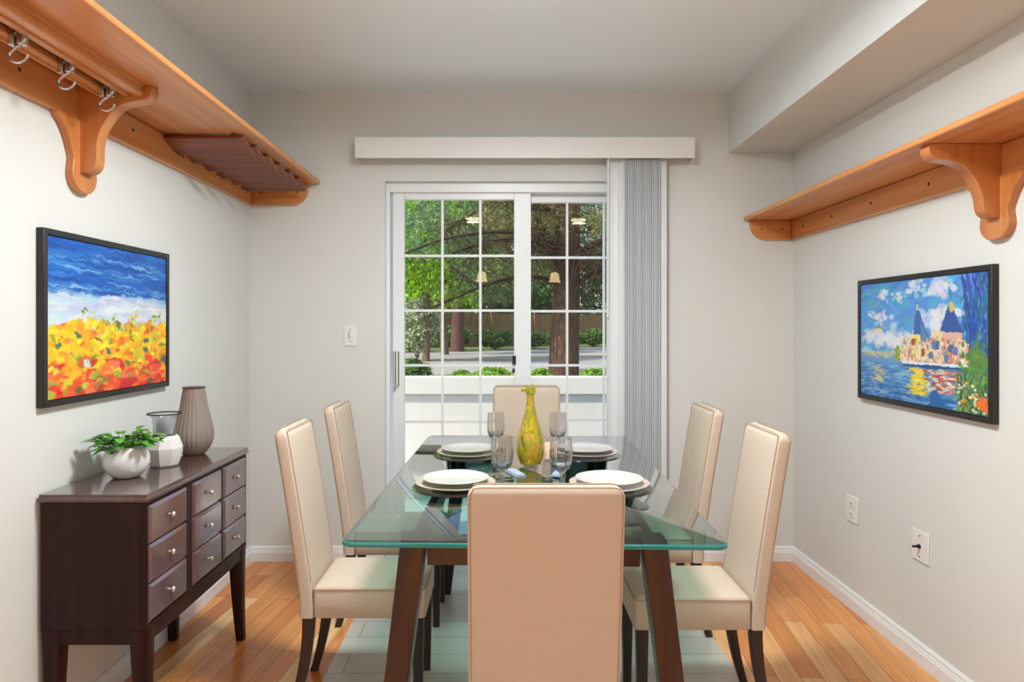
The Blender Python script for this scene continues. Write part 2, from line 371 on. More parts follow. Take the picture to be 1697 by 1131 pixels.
# ------------------------------------------------------------------ vertical blinds
vb = thing('vertical_blinds', 'white vertical blinds with valance, drawn to the right of the glass door', 'blinds', (0, D, 0))
YV = -.105; Yv = D+YV
vx0, vx1, vz0, vz1 = PX(588, Yv), PX(1152, Yv), PZ(262, Yv), PZ(227, Yv)
o = obj('valance', BB((vx0, vx1, YV, YV+.006, vz0, vz1), (vx0, vx0+.006, YV+.006, -.001, vz0, vz1), (vx1-.006, vx1, YV+.006, -.001, vz0, vz1),
                      (vx0+.006, vx1-.006, YV+.006, -.001, vz1-.006, vz1)), M['valance'], vb, .0015)
for px in (612, 862, 1108):
    bm = bmesh.new(); box(bm, PX(px, Yv)-.006, PX(px, Yv)+.006, YV-.003, YV, vz1-.012, vz1+.004); obj('valance_clip', bm, M['plastic'], vb); bm = bmesh.new(); box(bm, PX(px, Yv)-.006, PX(px, Yv)+.006, YV-.003, YV, vz0-.003, vz0+.006); obj('valance_clip', bm, M['plastic'], vb)
obj('head_rail', B(vx0+.02, vx1-.02, -.075, -.035, vz1-.045, vz1-.012), M['vinyl'], vb, .002)
YM = -.055
def vane(x, ang, wid=.078):
    bm = bmesh.new(); rings = []
    for z in (.045, vz1-.05):
        ring = []
        n = 8
        for k in range(n+1):
            s = -wid/2+wid*k/n; c = .011*(1-(2*s/wid)**2); ring.append((s, c))
        for k in range(n, -1, -1):
            s = -wid/2+wid*k/n; c = .011*(1-(2*s/wid)**2); ring.append((s, c+.0012))
        ca, sa = math.cos(ang), math.sin(ang)
        rings.append([(x+s*ca-c*sa, YM+s*sa+c*ca, z) for s, c in ring])
    loft(bm, rings)
    return obj('vane', bm, M['vane'], vb)
xa, xb = PX(1016, D-.05), PX(1094, D-.05)
vane(xa-.006, R(18), .07)
NV = 17
for k in range(NV):
    t = (k+.5)/NV; vane(PX(1025, D-.06)+.0119*k+.006, R(-44-4*math.sin(k*1.7)), .070)
vane(xb+.004, R(-14), .06)
bm = bmesh.new(); tube(bm, [(xa-.03, -.08, vz0+.03), (xa-.032, -.078, 1.35)], .004); obj('wand', bm, M['plastic'], vb)

# ------------------------------------------------------------------ wall plates
def plate_on(name, label, loc, rz, wid, hei, kind):
    t = thing(name, label, 'outlet' if name != 'light_switch' else 'switch', loc, rz)     # local: face towards -Y
    obj('cover_plate', B(-wid/2, wid/2, -.006, 0, -hei/2, hei/2), M['plastic'], t, .003)
    if kind == 'switch':
        obj('toggle', BB((-.007, .007, -.008, -.006, -.014, .014), (-.004, .004, -.016, -.008, -.002, .010)), M['plastic'], t, .001)
        for z in (-.032, .032, ):
            bm = bmesh.new(); bmesh.ops.create_uvsphere(bm, u_segments=8, v_segments=6, radius=.003); obj('screw', bm, M['dark'], t, loc=(0, -.006, z))
        obj('slider_slot', BB((-.009, -.006, -.0075, -.006, -.02, .02)), M['dark'], t)
    if kind == 'outlet':
        for z in (-.024, .024):
            bm = bmesh.new(); prism(bm, [(x*wid/.075, zz) for x, zz in rrect(.017, .015, .008)], -.0085, -.006, 'XZ')
            s = obj('receptacle', bm, M['plastic'], t, loc=(0, 0, z))
            obj('slot', BB((-.0085, -.0055, -.0092, -.0084, -.002, .007), (.0055, .0085, -.0092, -.0084, -.002, .007), (-.002, .002, -.0092, -.0084, -.010, -.006)), M['dark'], s)
    if kind == 'jack':
        for z in (-.040, .040):
            bm = bmesh.new(); bmesh.ops.create_uvsphere(bm, u_segments=8, v_segments=6, radius=.003); obj('screw', bm, M['dark'], t, loc=(0, -.006, z))
        bm = bmesh.new(); tube(bm, [(0, -.006, 0), (0, -.014, 0)], .008, 12); tube(bm, [(0, -.012, 0), (0, -.034, 0)], .0045, 10); obj('coax_stub', bm, M['black'], t)
    return t
plate_on('light_switch', 'small white light switch plate on the back wall left of the door', ((PX(570, D)+PX(592, D))/2, D, 1.249), 0, .072, .117, 'switch')
plate_on('wall_outlet', 'white electrical outlet low on the right wall, nearer the corner', (XR, 3.143, .457), R(90)*-1, .105, .122, 'outlet')
plate_on('cable_outlet', 'white cover plate with a black coaxial stub on the right wall', (XR, 2.628, .452), R(90)*-1, .105, .120, 'jack')

# ------------------------------------------------------------------ wooden wall shelves
def bracket_profile(arm, h):
    """corbel side view: x away from wall, z down from the shelf (0 = shelf underside)"""
    t = .058
    pts = [(0, 0), (arm, 0), (arm+.003, -.012), (arm-.002, -.032), (arm-.022, -.048), (arm-.055, -.053), (arm-.10, -.066), (arm-.135, -.098),
           (t+.014, -.10-.045*h/.29), (t+.002, -.10-.09*h/.29), (t, -h+.045), (t-.006, -h+.020), (t-.022, -h+.005), (.012, -h), (0, -h+.004)]
    return [pts[0]]+[tuple(p) for p in smooth_path(pts[1:-1], 5)]+[pts[-1]]
def plate_profile(h, drop):
    """wall plate outline: y along wall, z down; symmetric"""
    half = [(a, -drop-.002-f*(h-drop-.002)) for a, f in ((.140, .0), (.130, .05), (.112, .11), (.088, .24), (.070, .40), (.060, .53), (.064, .66), (.066, .77), (.055, .89), (.032, .975))]
    half = smooth_path(half, 4)
    return [(.140, -drop+.004)]+half+[(0, -h)]+[(-a, b) for a, b in reversed(half)]+[(-.140, -drop+.004)]
def shelf(name, side, label, xo, zu, zt, zl, Yb, arm, h, hp, endlen):
    """side -1 left wall, +1 right wall. xo outer edge X, zu shelf underside, zl ledger bottom"""
    xw = XL if side < 0 else XR; s = -side      # s points into the room
    t = thing(name, label, 'shelf', (xw, 2.25, zu))
    def bx(x0, x1, y0, y1, z0, z1): return (min(x0, x1), max(x0, x1), y0-2.25, y1-2.25, z0-zu, z1-zu)
    dep = abs(xo-xw); Y0 = .35; Y1 = D-.001
    bm = bmesh.new(); box(bm, *bx(0, s*dep, Y0, Y1, zu, zt))
    obj('shelf_board', bm, M['shelf'], t, .006, 3)
    bm = bmesh.new(); box(bm, *bx(0, s*.020, Y0, Y1-.0005, zl, zu-.0005)); obj('ledger_board', bm, M['shelf'], t, .004)
    # end block on the back wall with a rounded lower corner
    a, b = .021, endlen; hgt = zu-zl; r = min(.085, hgt*.95)
    poly = [(a, 0), (b, 0), (b, -hgt+r)]+[(b-r+r*math.cos(R(q)), -hgt+r-r*math.sin(R(q))) for q in range(10, 91, 10)]+[(a, -hgt)]
    bm = bmesh.new(); prism(bm, [(s*u, v-.0005) for u, v in poly], Y1-.022-2.25, Y1-2.25, 'XZ'); obj('end_block', bm, M['shelfX'], t, .003)
    # bracket
    bk = obj_bracket = bmesh.new(); prism(bk, [(s*(u+.020), v-.0008) for u, v in bracket_profile(arm-.020, h)], Yb-.028-2.25, Yb+.020-2.25, 'XZ')
    br = obj('bracket', bk, M['shelfZ'], t, .007, 3)
    bm = bmesh.new(); prism(bm, plate_profile(hp, zu-zl), min(0, s*.026), max(0, s*.026), 'YZ')
    bp = obj('bracket_plate', bm, M['shelfZ'], t, .006, 3, loc=(0, Yb-2.25, 0))
    for ys in (1.5, 1.95, 2.55, 2.95, 3.3, 3.62):
        bm = bmesh.new(); tube(bm, [(s*.0195, ys-2.25, -.052), (s*.0208, ys-2.25, -.052)], .0065, 10); obj('screw', bm, M['dark'], t)
    for xs in (.07, endlen-.06):
        bm = bmesh.new(); tube(bm, [(s*xs, Y1-.0215-2.25, -.048), (s*xs, Y1-.0228-2.25, -.048)], .005, 10); obj('screw', bm, M['dark'], t)
    return t
shL = shelf('wall_shelf', -1, 'long honey pine wall shelf on the left wall with hook rail and dark slats', -1.010, 2.086, 2.108, 1.969, 2.25, .255, .286, .350, .325)
shR = shelf('wall_shelf', 1, 'long honey pine wall shelf on the right wall below the soffit', 1.334, 1.884, 1.906, 1.778, 2.205, .249, .236, .305, .245)
# dark slats under the far end of the left shelf
zs0 = -.004
for k, y in enumerate((2.84, 2.985, 3.14, 3.295, 3.45, 3.605)):
    bm = bmesh.new(); a = R(-9); prism(bm, [(-.066, -.008), (.066, -.008), (.066, .008), (-.066, .008)], .021, .345, 'YZ')
    bmesh.ops.rotate(bm, verts=bm.verts, cent=(0, 0, 0), matrix=Matrix.Rotation(R(-17), 3, 'X'))
    obj('slat', bm, M['slat'] if k else M['slat'], shL, .002, loc=(0, y-2.25, -.034))
obj('slat_rail', BB((.285, .310, 2.80-2.25, 3.70-2.25, -.013, -.0005), (.05, .075, 2.80-2.25, 3.70-2.25, -.013, -.0005)), M['shelf'], shL)
# hook rail: two grooved wooden rails with a gap between
for x0, x1, zz in ((.168, .232, -.036), (.082, .128, -.036)):
    xm = (x0+x1)/2; prof = [(x0, 0), (x0, zz), (xm-.012, zz), (xm-.010, zz+.006), (xm+.004, zz+.006), (xm+.006, zz), (x1-.004, zz), (x1, zz+.004), (x1, zz+.016), (x1-.006, zz+.018), (x1-.006, zz+.024), (x1, zz+.026), (x1, 0)]
    bm = bmesh.new(); prism(bm, [(u, v-.0005) for u, v in prof], .4-2.25, 2.218-2.25, 'XZ'); obj('hook_rail', bm, M['shelf'], shL, sharp=20)
obj('metal_track', B(.132, .164, .4-2.25, 2.215-2.25, -.010, -.0006), M['dark'], shL)
hookdesc = ['nearest the window end, beside the bracket', 'the middle one of three', 'farthest from the bracket, by the left picture edge']
hroot = None
for k, (y, lab) in enumerate(((2.160, 'steel sliding coat hook under the left shelf, right beside its bracket'),
                              (1.960, 'steel sliding coat hook under the left shelf, middle of three'),
                              (1.765, 'steel sliding coat hook under the left shelf, farthest from the bracket'))):
    xh = XL+.148
    if hroot is None:
        hroot = t = thing('coat_hook', lab, 'hook', (xh, y, 2.074), group='coat hooks under the left shelf')
        obj('slider_block', BB((-.019, -.003, -.014, .014, -.050, 0), (.003, .019, -.011, .011, -.046, 0), (-.0205, .020, -.008, .008, -.018, -.006)), M['steel'], t, .0015)
        bm = bmesh.new()
        pts = [(.026, -.008, -.030), (.016, -.004, -.040), (-.014, 0, -.060), (-.022, 0, -.067), (-.023, 0, -.076), (-.016, 0, -.086), (-.002, 0, -.091), (.012, 0, -.088), (.021, 0, -.079), (.023, 0, -.071)]
        tube(bm, smooth_path(pts, 4), .0042, 10); obj('hook', bm, M['steel'], t)
    else:
        dup(hroot, (xh, y, 2.074), 0, lab, 'coat hooks under the left shelf')

# ------------------------------------------------------------------ paintings (flat pictures on canvas)
class Canvas:
    def __init__(s, w, h): s.w, s.h = w, h; s.a = np.zeros((h, w, 3)); s.yy, s.xx = np.mgrid[0:h, 0:w]; s.yy = s.yy/h; s.xx = s.xx/w
    def grad(s, stops):
        ys = [q[0] for q in stops]
        for c in range(3): s.a[:, :, c] = np.interp(s.yy, ys, [q[1][c] for q in stops])
    def blob(s, cx, cy, rx, ry, col, ang=0, alpha=1., soft=.25):
        x0, x1 = int(max(0, (cx-max(rx, ry*1.5)-.02)*s.w)), int(min(s.w, (cx+max(rx, ry*1.5)+.02)*s.w+1))
        y0, y1 = int(max(0, (cy-max(ry, rx*1.5)-.02)*s.h)), int(min(s.h, (cy+max(ry, rx*1.5)+.02)*s.h+1))
        if x1 <= x0 or y1 <= y0: return
        X = s.xx[y0:y1, x0:x1]-cx; Y = s.yy[y0:y1, x0:x1]-cy
        ca, sa = math.cos(ang), math.sin(ang); u = (X*ca+Y*sa)/rx; v = (-X*sa+Y*ca)/ry
        d = np.sqrt(u*u+v*v); k = np.clip((1-d)/soft, 0, 1)*alpha
        s.a[y0:y1, x0:x1] = s.a[y0:y1, x0:x1]*(1-k[..., None])+np.array(col)*k[..., None]
    def poly(s, pts, col, alpha=1.):
        inside = np.zeros((s.h, s.w), bool); n = len(pts)
        for i in range(n):
            x1, y1 = pts[i]; x2, y2 = pts[(i+1) % n]
            if y1 == y2: continue
            c = ((s.yy >= min(y1, y2)) & (s.yy < max(y1, y2))); xi = x1+(s.yy-y1)*(x2-x1)/(y2-y1)
            inside ^= c & (s.xx < xi)
        s.a[inside] = s.a[inside]*(1-alpha)+np.array(col)*alpha
def warp(c, seed, amt, fmin, fmax):
    r = np.random.RandomState(seed); dx = np.zeros((c.h, c.w)); dy = np.zeros((c.h, c.w))
    for _ in range(26):
        f = r.uniform(fmin, fmax); a = r.uniform(0, 6.28); p, q = r.uniform(0, 6.28, 2); t = (c.xx*math.cos(a)+c.yy*math.sin(a))*f*6.28
        dx += np.sin(t+p)/f; dy += np.sin(t+q)/f
    k = amt*(fmin+fmax)/2/5
    xi = np.clip(((c.xx+dx*k)*c.w).astype(int), 0, c.w-1); yi = np.clip(((c.yy+dy*k)*c.h).astype(int), 0, c.h-1)
    c.a = c.a[yi, xi]; return c
def jit(c, d, rnd): return tuple(max(0, min(255, v+rnd.uniform(-d, d))) for v in c)
def paint_flowers():
    rnd = random.Random(4); c = Canvas(300, 240)
    c.grad([(0, (4, 70, 156)), (.2, (8, 90, 184)), (.3, (50, 118, 196)), (.38, (150, 184, 216)), (.46, (206, 216, 228)), (.56, (188, 200, 220)), (1, (210, 170, 30))])
    for _ in range(260):
        y = rnd.uniform(0, .34); c.blob(rnd.random(), y, rnd.uniform(.08, .3), rnd.uniform(.004, .014), rnd.choice([(4, 70, 158), (14, 98, 190), (50, 130, 206), (2, 60, 142)]), rnd.uniform(-.04, .12), rnd.uniform(.3, .7))
    for _ in range(55):
        c.blob(rnd.random(), rnd.choice([.10, .13, .17, .27, .30])+rnd.uniform(-.02, .02), rnd.uniform(.04, .18), rnd.uniform(.003, .008), (160, 196, 228), rnd.uniform(0, .15), rnd.uniform(.2, .6))
    for _ in range(160):
        c.blob(rnd.random(), rnd.uniform(.34, .54), rnd.uniform(.05, .18), rnd.uniform(.01, .03), jit(rnd.choice([(214, 222, 232), (190, 208, 228), (228, 228, 230), (176, 190, 214)]), 8, rnd), rnd.uniform(-.1, .1), .5)
    for x in (.16, .22, .27, .48, .6, .61, .66, .86, .9):
        h = rnd.uniform(.02, .12); c.poly([(x, .56), (x+.004, .56), (x+.02, .56-h), (x+.016, .56-h)], (150, 140, 40))
        for _ in range(4): c.blob(x+.02+rnd.uniform(-.025, .025), .56-h+rnd.uniform(-.02, .03), .014, .010, jit(rnd.choice([(230, 196, 50), (120, 140, 50), (240, 210, 110)]), 20, rnd), rnd.uniform(0, 3))
    Y = [(246, 206, 10), (250, 190, 0), (236, 176, 12), (252, 218, 50), (222, 190, 30), (244, 160, 20)]; O = [(238, 120, 30), (230, 90, 26), (244, 150, 60)]; Rr = [(222, 44, 28), (200, 24, 26), (238, 74, 38), (250, 110, 70)]
    G = [(120, 130, 40), (160, 170, 40), (90, 100, 60), (190, 200, 60)]
    for i in range(1300):
        t = i/1300; y = .53+.52*t+rnd.uniform(-.03, .04); x = rnd.random(); q = rnd.random()
        red = max(0, min(.75, (y-.70)*2.6)); ch = Rr if q < red else (O if q < red+.10 else (G if q < red+.2 else Y))
        r = rnd.uniform(.014, .036)*(1+t*.8); c.blob(x, y, r, r*rnd.uniform(.6, 1.3), jit(rnd.choice(ch), 16, rnd), rnd.uniform(0, 3), .92, .3)
        if rnd.random() < .22: c.blob(x+.01, y+.01, r*.45, r*.12, rnd.choice([(90, 70, 20), (110, 60, 20), (60, 80, 40)]), rnd.uniform(0, 3), .8)
    for x, y in ((.07, .66), (.44, .72), (.78, .66), (.2, .6), (.78, .72)): c.blob(x, y, .024, .02, (80, 112, 80), .4)
    c.blob(.27, .79, .030, .034, (176, 196, 190)); c.blob(.27, .79, .022, .025, (210, 220, 214)); c.blob(.27, .785, .003, .014, (50, 60, 60)); c.blob(.278, .795, .010, .003, (50, 60, 60))
    return warp(warp(c, 3, .0075, 6, 16), 5, .003, 18, 34)
def paint_harbour():
    rnd = random.Random(9); c = Canvas(320, 230)
    c.grad([(0, (58, 128, 200)), (.25, (96, 160, 216)), (.5, (142, 190, 226)), (.6, (180, 204, 220)), (.62, (120, 160, 200)), (.8, (62, 124, 188)), (1, (24, 84, 156))])
    for _ in range(1100):
        c.blob(rnd.random(), rnd.uniform(0, .58), rnd.uniform(.02, .09), rnd.uniform(.008, .03), jit((86, 150, 212), 34, rnd), rnd.uniform(-.9, .9), .4)
    for cx, cy, r in ((.22, .1, .05), (.2, .30, .06), (.13, .47, .09), (.3, .47, .1), (.42, .5, .08), (.5, .06, .06), (.68, .08, .08), (.68, .3, .12), (.36, .13, .04), (.1, .26, .03)):
        for _ in range(26): c.blob(cx+rnd.gauss(0, r*.6), cy+rnd.gauss(0, r*.42), r*rnd.uniform(.2, .5), r*rnd.uniform(.2, .45), jit((222, 222, 228), 16, rnd), rnd.uniform(-1, 1), .55)
    c.blob(.18, .41, .035, .018, (238, 214, 120))
    for _ in range(40): c.blob(rnd.uniform(.02, .36), rnd.uniform(.6, .64), .02, .01, jit((204, 186, 140), 20, rnd), 0, .7)
    # pointed roofs and houses
    for _ in range(260): c.blob(rnd.uniform(.84, 1.0), rnd.uniform(0, .75), .008, rnd.uniform(.03, .09), jit((36, 84, 150), 36, rnd), rnd.uniform(-.35, .35), .7)
    c.poly([(.50, .25), (.53, .25), (.62, .52), (.475, .52)], (56, 98, 160)); c.poly([(.53, .27), (.545, .35), (.62, .52), (.55, .52)], (92, 130, 180)); c.blob(.515, .22, .006, .03, (230, 200, 120))
    c.poly([(.74, .22), (.77, .22), (.84, .42), (.68, .42)], (50, 84, 150)); c.blob(.765, .23, .022, .045, (214, 178, 90)); c.blob(.755, .13, .004, .06, (60, 80, 110), -.2)
    H = [(226, 206, 168), (236, 216, 120), (216, 170, 150), (232, 224, 214), (200, 130, 100), (224, 186, 150)]
    for x0, x1, y0, col in ((.36, .42, .58, (226, 206, 190)), (.40, .47, .52, H[3]), (.46, .54, .44, H[1]), (.53, .60, .50, H[3]), (.58, .70, .48, H[0]), (.62, .72, .41, H[0]), (.70, .84, .42, H[2]), (.70, .78, .52, H[4]), (.82, .88, .5, H[3])):
        c.poly([(x0, y0), (x1, y0), (x1, .66), (x0, .66)], col)
    for _ in range(380): c.blob(rnd.uniform(.38, .87), rnd.uniform(.47, .67), .009, rnd.uniform(.010, .028), jit(rnd.choice(H+[(120, 140, 180), (170, 80, 60)]), 22, rnd), rnd.uniform(-.2, .2), .6)
    for x, y in ((.64, .52), (.665, .52), (.76, .54), (.79, .56), (.62, .60), (.73, .62), (.56, .58), (.48, .5)): c.poly([(x-.014, y-.03), (x+.014, y-.03), (x+.014, y+.03), (x-.014, y+.03)], rnd.choice([(90, 120, 170), (70, 100, 150), (160, 80, 60)]))
    for _ in range(30): c.blob(rnd.uniform(.33, .37), rnd.uniform(.55, .66), .012, .02, jit((140, 160, 60), 22, rnd), 0, .8)
    c.poly([(.36, .665), (.9, .66), (.93, .715), (.42, .70)], (40, 80, 130)); c.poly([(.36, .66), (.9, .655), (.9, .675), (.4, .68)], (214, 226, 236))
    for _ in range(900): c.blob(rnd.random(), rnd.uniform(.70, 1.), rnd.uniform(.02, .06), rnd.uniform(.003, .009), jit(rnd.choice([(70, 134, 196), (120, 174, 214), (36, 92, 160), (160, 190, 212)]), 18, rnd), rnd.uniform(-.2, .2), .55)
    for _ in range(170): c.blob(rnd.gauss(.52, .035), rnd.uniform(.71, .92), .022, .007, jit((236, 206, 50), 20, rnd), 0, .75)
    for _ in range(60): c.blob(rnd.gauss(.17, .03), rnd.uniform(.73, .86), .018, .006, jit((210, 200, 120), 20, rnd), 0, .7)
    for _ in range(200): c.blob(rnd.gauss(.73, .08), rnd.uniform(.71, .88), .022, .008, jit(rnd.choice([(196, 110, 80), (226, 180, 150), (170, 60, 50), (236, 226, 210)]), 18, rnd), 0, .75)
    c.poly([(.62, .88), (.66, .86), (.74, 1), (.60, 1)], (30, 96, 160))
    for _ in range(520): c.blob(min(1, rnd.uniform(.80, 1.02)), rnd.uniform(.72, 1.02), .005, rnd.uniform(.02, .06), jit(rnd.choice([(60, 110, 50), (130, 170, 60), (30, 60, 30), (90, 140, 110)]), 22, rnd), rnd.uniform(-.5, .5), .8)
    for _ in range(120): c.blob(rnd.gauss(.92, .035), rnd.gauss(.62, .06), .015, .02, jit((84, 130, 60), 24, rnd), 0, .8)
    for _ in range(40): c.blob(rnd.uniform(.78, 1.), rnd.uniform(.76, .98), .010, .010, rnd.choice([(236, 110, 40), (240, 220, 220), (210, 50, 50), (250, 180, 60)]), 0, .9)
    for _ in range(18): c.blob(rnd.gauss(.96, .02), rnd.gauss(.92, .02), .018, .02, (232, 110, 40), 0, .8)
    return warp(c, 7, .0022, 14, 30)
def painting(label, side, y0, y1, z0, z1, cv, edge):
    """hung on a side wall; local x along the picture's width as seen from the room, local y into the wall"""
    wd, ht = y1-y0, z1-z0; xw = XL if side < 0 else XR
    rz = R(90) if side < 0 else R(-90)
    t = thing('framed_painting', label, 'painting', (xw, (y0+y1)/2, (z0+z1)/2), rz)
    b = .020; dp = .024
    bm = bmesh.new()
    for q in ((-wd/2, -wd/2+b, -ht/2, ht/2), (wd/2-b, wd/2, -ht/2, ht/2), (-wd/2+b, wd/2-b, ht/2-b, ht/2), (-wd/2+b, wd/2-b, -ht/2, -ht/2+b)):
        box(bm, q[0], q[1], -dp, 0, q[2], q[3])
    obj('frame', bm, M['frame'], t, .002)
    obj('frame_backing', B(-wd/2+b, wd/2-b, -.012, -.001, -ht/2+b, ht/2-b), M['black'], t)
    w_, h_ = wd-2*b-.004, ht-2*b-.004; nw, nh = cv.w, cv.h
    xs = np.linspace(-w_/2, w_/2, nw); zs_ = np.linspace(h_/2, -h_/2, nh)
    lum = cv.a.mean(axis=2)/255.; rel = .0016*(lum-lum.mean())
    vv = np.zeros((nh, nw, 3)); vv[..., 0] = xs[None, :]; vv[..., 1] = -.0195-rel; vv[..., 2] = zs_[:, None]
    idx = np.arange(nh*nw).reshape(nh, nw)
    fs = np.stack([idx[:-1, :-1], idx[1:, :-1], idx[1:, 1:], idx[:-1, 1:]], -1).reshape(-1, 4)
    me = bpy.data.meshes.new('canvas'); me.from_pydata(vv.reshape(-1, 3).tolist(), [], fs.tolist())
    ca = me.color_attributes.new('paint', 'FLOAT_COLOR', 'POINT')
    a = np.clip(cv.a/255., 0, 1); lin = np.where(a <= .04045, a/12.92, ((a+.055)/1.055)**2.4)
    ca.data.foreach_set('color', np.concatenate([lin, np.ones((nh, nw, 1))], -1).reshape(-1).astype(np.float32))
    for p in me.polygons: p.use_smooth = True
    m, n, l, p = new_mat('oil_paint'); at = n.new('ShaderNodeAttribute'); at.attribute_name = 'paint'; l.new(at.outputs['Color'], p.inputs['Base Color']); p.inputs['Roughness'].default_value = .5
    me.materials.append(m); o = bpy.data.objects.new('canvas', me); C.objects.link(o); o.parent = t
    obj('canvas_block', B(-w_/2, w_/2, -.0175, -.013, -h_/2, h_/2), M['black'], t)
    return t
painting('painting of yellow and red flowers under a blue sky, dark frame, left wall', -1, 2.048, 2.822, 1.053, 1.598, paint_flowers(), 0)
painting('painting of waterside houses with blue pointed roofs, black frame, right wall', 1, 2.215, 3.055, .980, 1.503, paint_harbour(), 1)

# ------------------------------------------------------------------ sideboard
CX0, CX1, CY0, CY1, CZ = -1.392, -1.070, 2.05, 2.853, .794
sb = thing('sideboard', 'dark espresso sideboard with nine glossy drawers against the left wall', 'sideboard', ((CX0+CX1)/2, (CY0+CY1)/2, 0))
def L(x, y): return x-(CX0+CX1)/2, y-(CY0+CY1)/2
x0, y0 = L(CX0, CY0); x1, y1 = L(CX1, CY1)
zb = .383
bm = bmesh.new(); prof = [(0, 0), (.006, .004), (.008, .012), (.003, .017), (.003, .026)]
rings = [[(x0-0, y0-e, CZ-.026+z), (x1+e, y0-e, CZ-.026+z), (x1+e, y1+e, CZ-.026+z), (x0, y1+e, CZ-.026+z)] for e, z in prof]
loft(bm, rings); obj('top', bm, M['walnutY'], sb, .0015)
bw = .012
obj('carcass', BB((x0+.002, x1-.020, y0+.003, y1-.003, zb, CZ-.0265),
                  (x1-.020, x1-.001, y0+.003, y0+.014, zb, CZ-.0265), (x1-.020, x1-.001, y1-.012, y1-.003, zb, CZ-.0265),
                  (x1-.020, x1-.001, y0+.014, y1-.012, CZ-.034, CZ-.0265), (x1-.020, x1-.001, y0+.014, y1-.012, zb, zb+.012),
                  (x1-.020, x1-.001, y0+.264, y0+.306, zb+.012, CZ-.034), (x1-.020, x1-.001, y0+.547, y0+.563, zb+.012, CZ-.034)), M['cab_side'], sb, .0015)
obj('apron', BB((x0+.01, x1-.004, y0+.006, y0+.022, zb-.045, zb-.0005), (x1-.020, x1-.004, y0+.022, y1-.022, zb-.045, zb-.0005),
                (x0+.01, x1-.004, y1-.022, y1-.006, zb-.045, zb-.0005), (x0+.01, x0+.026, y0+.022, y1-.022, zb-.045, zb-.0005)), M['cab_side'], sb, .002)
for sx, sy in ((0, 0), (1, 0), (0, 1), (1, 1)):
    xx = x1-.028 if sx else x0+.030; yy = y1-.030 if sy else y0+.030; dx = .012 if sx else -.004; dy = .010 if sy else -.006
    rings = []
    for k in range(9):
        t = k/8; z = (zb-.0008)*(1-t); hw = .027-.011*t; off = t*t
        rings.append([(xx+dx*off+u, yy+dy*off+v, z) for u, v in rrect(hw, hw, .004, 2)])
    bm = bmesh.new(); loft(bm, rings); obj('leg', bm, M['cab_side'], sb)
cols = ((y0+.016, y0+.262), (y0+.308, y0+.545), (y0+.565, y1-.014))
zt0, zt1 = zb+.014, CZ-.036; rh = (zt1-zt0)/3
for (a, b) in cols:
    for r_ in range(3):
        z0_ = zt0+r_*rh+.002; z1_ = zt0+(r_+1)*rh-.002
        bm = bmesh.new()
        rings = [[(x, yy, zz) for yy, zz in ((a+e, z0_+e), (b-e, z0_+e), (b-e, z1_-e), (a+e, z1_-e))] for x, e in ((x1-.0195, 0), (x1-.002, 0), (x1+.004, .010))]
        loft(bm, rings); d = obj('drawer', bm, M['drawer'], sb, .001, sharp=12)
        bm = bmesh.new(); yk, zk = (a+b)/2, (z0_+z1_)/2
        tube(bm, [(x1+.004, yk, zk), (x1+.012, yk, zk)], .0035, 10); tube(bm, [(x1+.012, yk, zk), (x1+.015, yk, zk), (x1+.020, yk, zk)], [.008, .0095, .006], 12)
        obj('knob', bm, M['knob'], d)

# pots and vases on it
pot = thing('potted_plant', 'leafy green plant in a round glossy white bowl on the sideboard', 'plant', (-1.262, 2.290, CZ))
pr_ = [(.001, 0), (.034, 0), (.044, .004), (.062, .022), (.072, .048), (.071, .070), (.063, .092), (.056, .104), (.052, .105), (.050, .100), (.060, .080), (.001, .078)]
bm = bmesh.new(); lathe(bm, pr_, 40); obj('pot', bm, M['ceramic'], pot, sharp=60)
bm = bmesh.new(); lathe(bm, [(.001, .0785), (.056, .0785), (.054, .090), (.001, .094)], 24); obj('soil', bm, M['soil'], pot)
rnd = random.Random(3)
def leaf_at(bm, base, d, ln, wd, curl=.3, n=5):
    d = Vector(d).normalized(); s = d.cross(Vector((0, 0, 1)))
    if s.length < .1: s = Vector((1, 0, 0))
    s.normalize(); up = s.cross(d); p = Vector(base); prev = None
    for k in range(n+1):
        t = k/n; w_ = wd*math.sin(PI*min(1, .08+t*.92))**.7*(1 if t < 1 else .05); c_ = p+d*ln*t-up*curl*ln*t*t
        row = [bm.verts.new(c_+s*w_/2+up*w_*.12), bm.verts.new(c_-up*.001), bm.verts.new(c_-s*w_/2+up*w_*.12)]
        if prev:
            bm.faces.new((prev[0], prev[1], row[1], row[0])); bm.faces.new((prev[1], prev[2], row[2], row[1]))
        prev = row
for i in range(95):
    a = rnd.uniform(0, 2*PI); el = rnd.uniform(.15, 1.45); st = Vector((math.cos(a)*rnd.uniform(.005, .04), math.sin(a)*rnd.uniform(.005, .04), .088))
    rd = rnd.uniform(.035, .072); tip = st+Vector((math.cos(a)*math.cos(el)*rd, math.sin(a)*math.cos(el)*rd, math.sin(el)*rd*.95))
    bm = bmesh.new(); tube(bm, [tuple(st), tuple((st+tip)/2+Vector((0, 0, .006))), tuple(tip)], .0012, 5)
    a2 = a+rnd.uniform(-.7, .7)
    leaf_at(bm, tip, (math.cos(a2), math.sin(a2), rnd.uniform(-.1, .55)), rnd.uniform(.032, .048), rnd.uniform(.021, .031), rnd.uniform(.1, .5))
    o = obj('leaf', bm, M['leaf'], pot, sharp=80)
vz = thing('glass_neck_vase', 'squat white vase with smoky glass neck and dark rim on the sideboard', 'vase', (-1.228, 2.478, CZ))
bm = bmesh.new(); lathe(bm, [(.001, 0), (.044, 0), (.050, .006), (.062, .040), (.064, .066), (.052, .100), (.043, .110), (.040, .110), (.040, .020), (.001, .018)], 9); obj('body', bm, M['matteceramic'], vz, .004, 2, sharp=20)
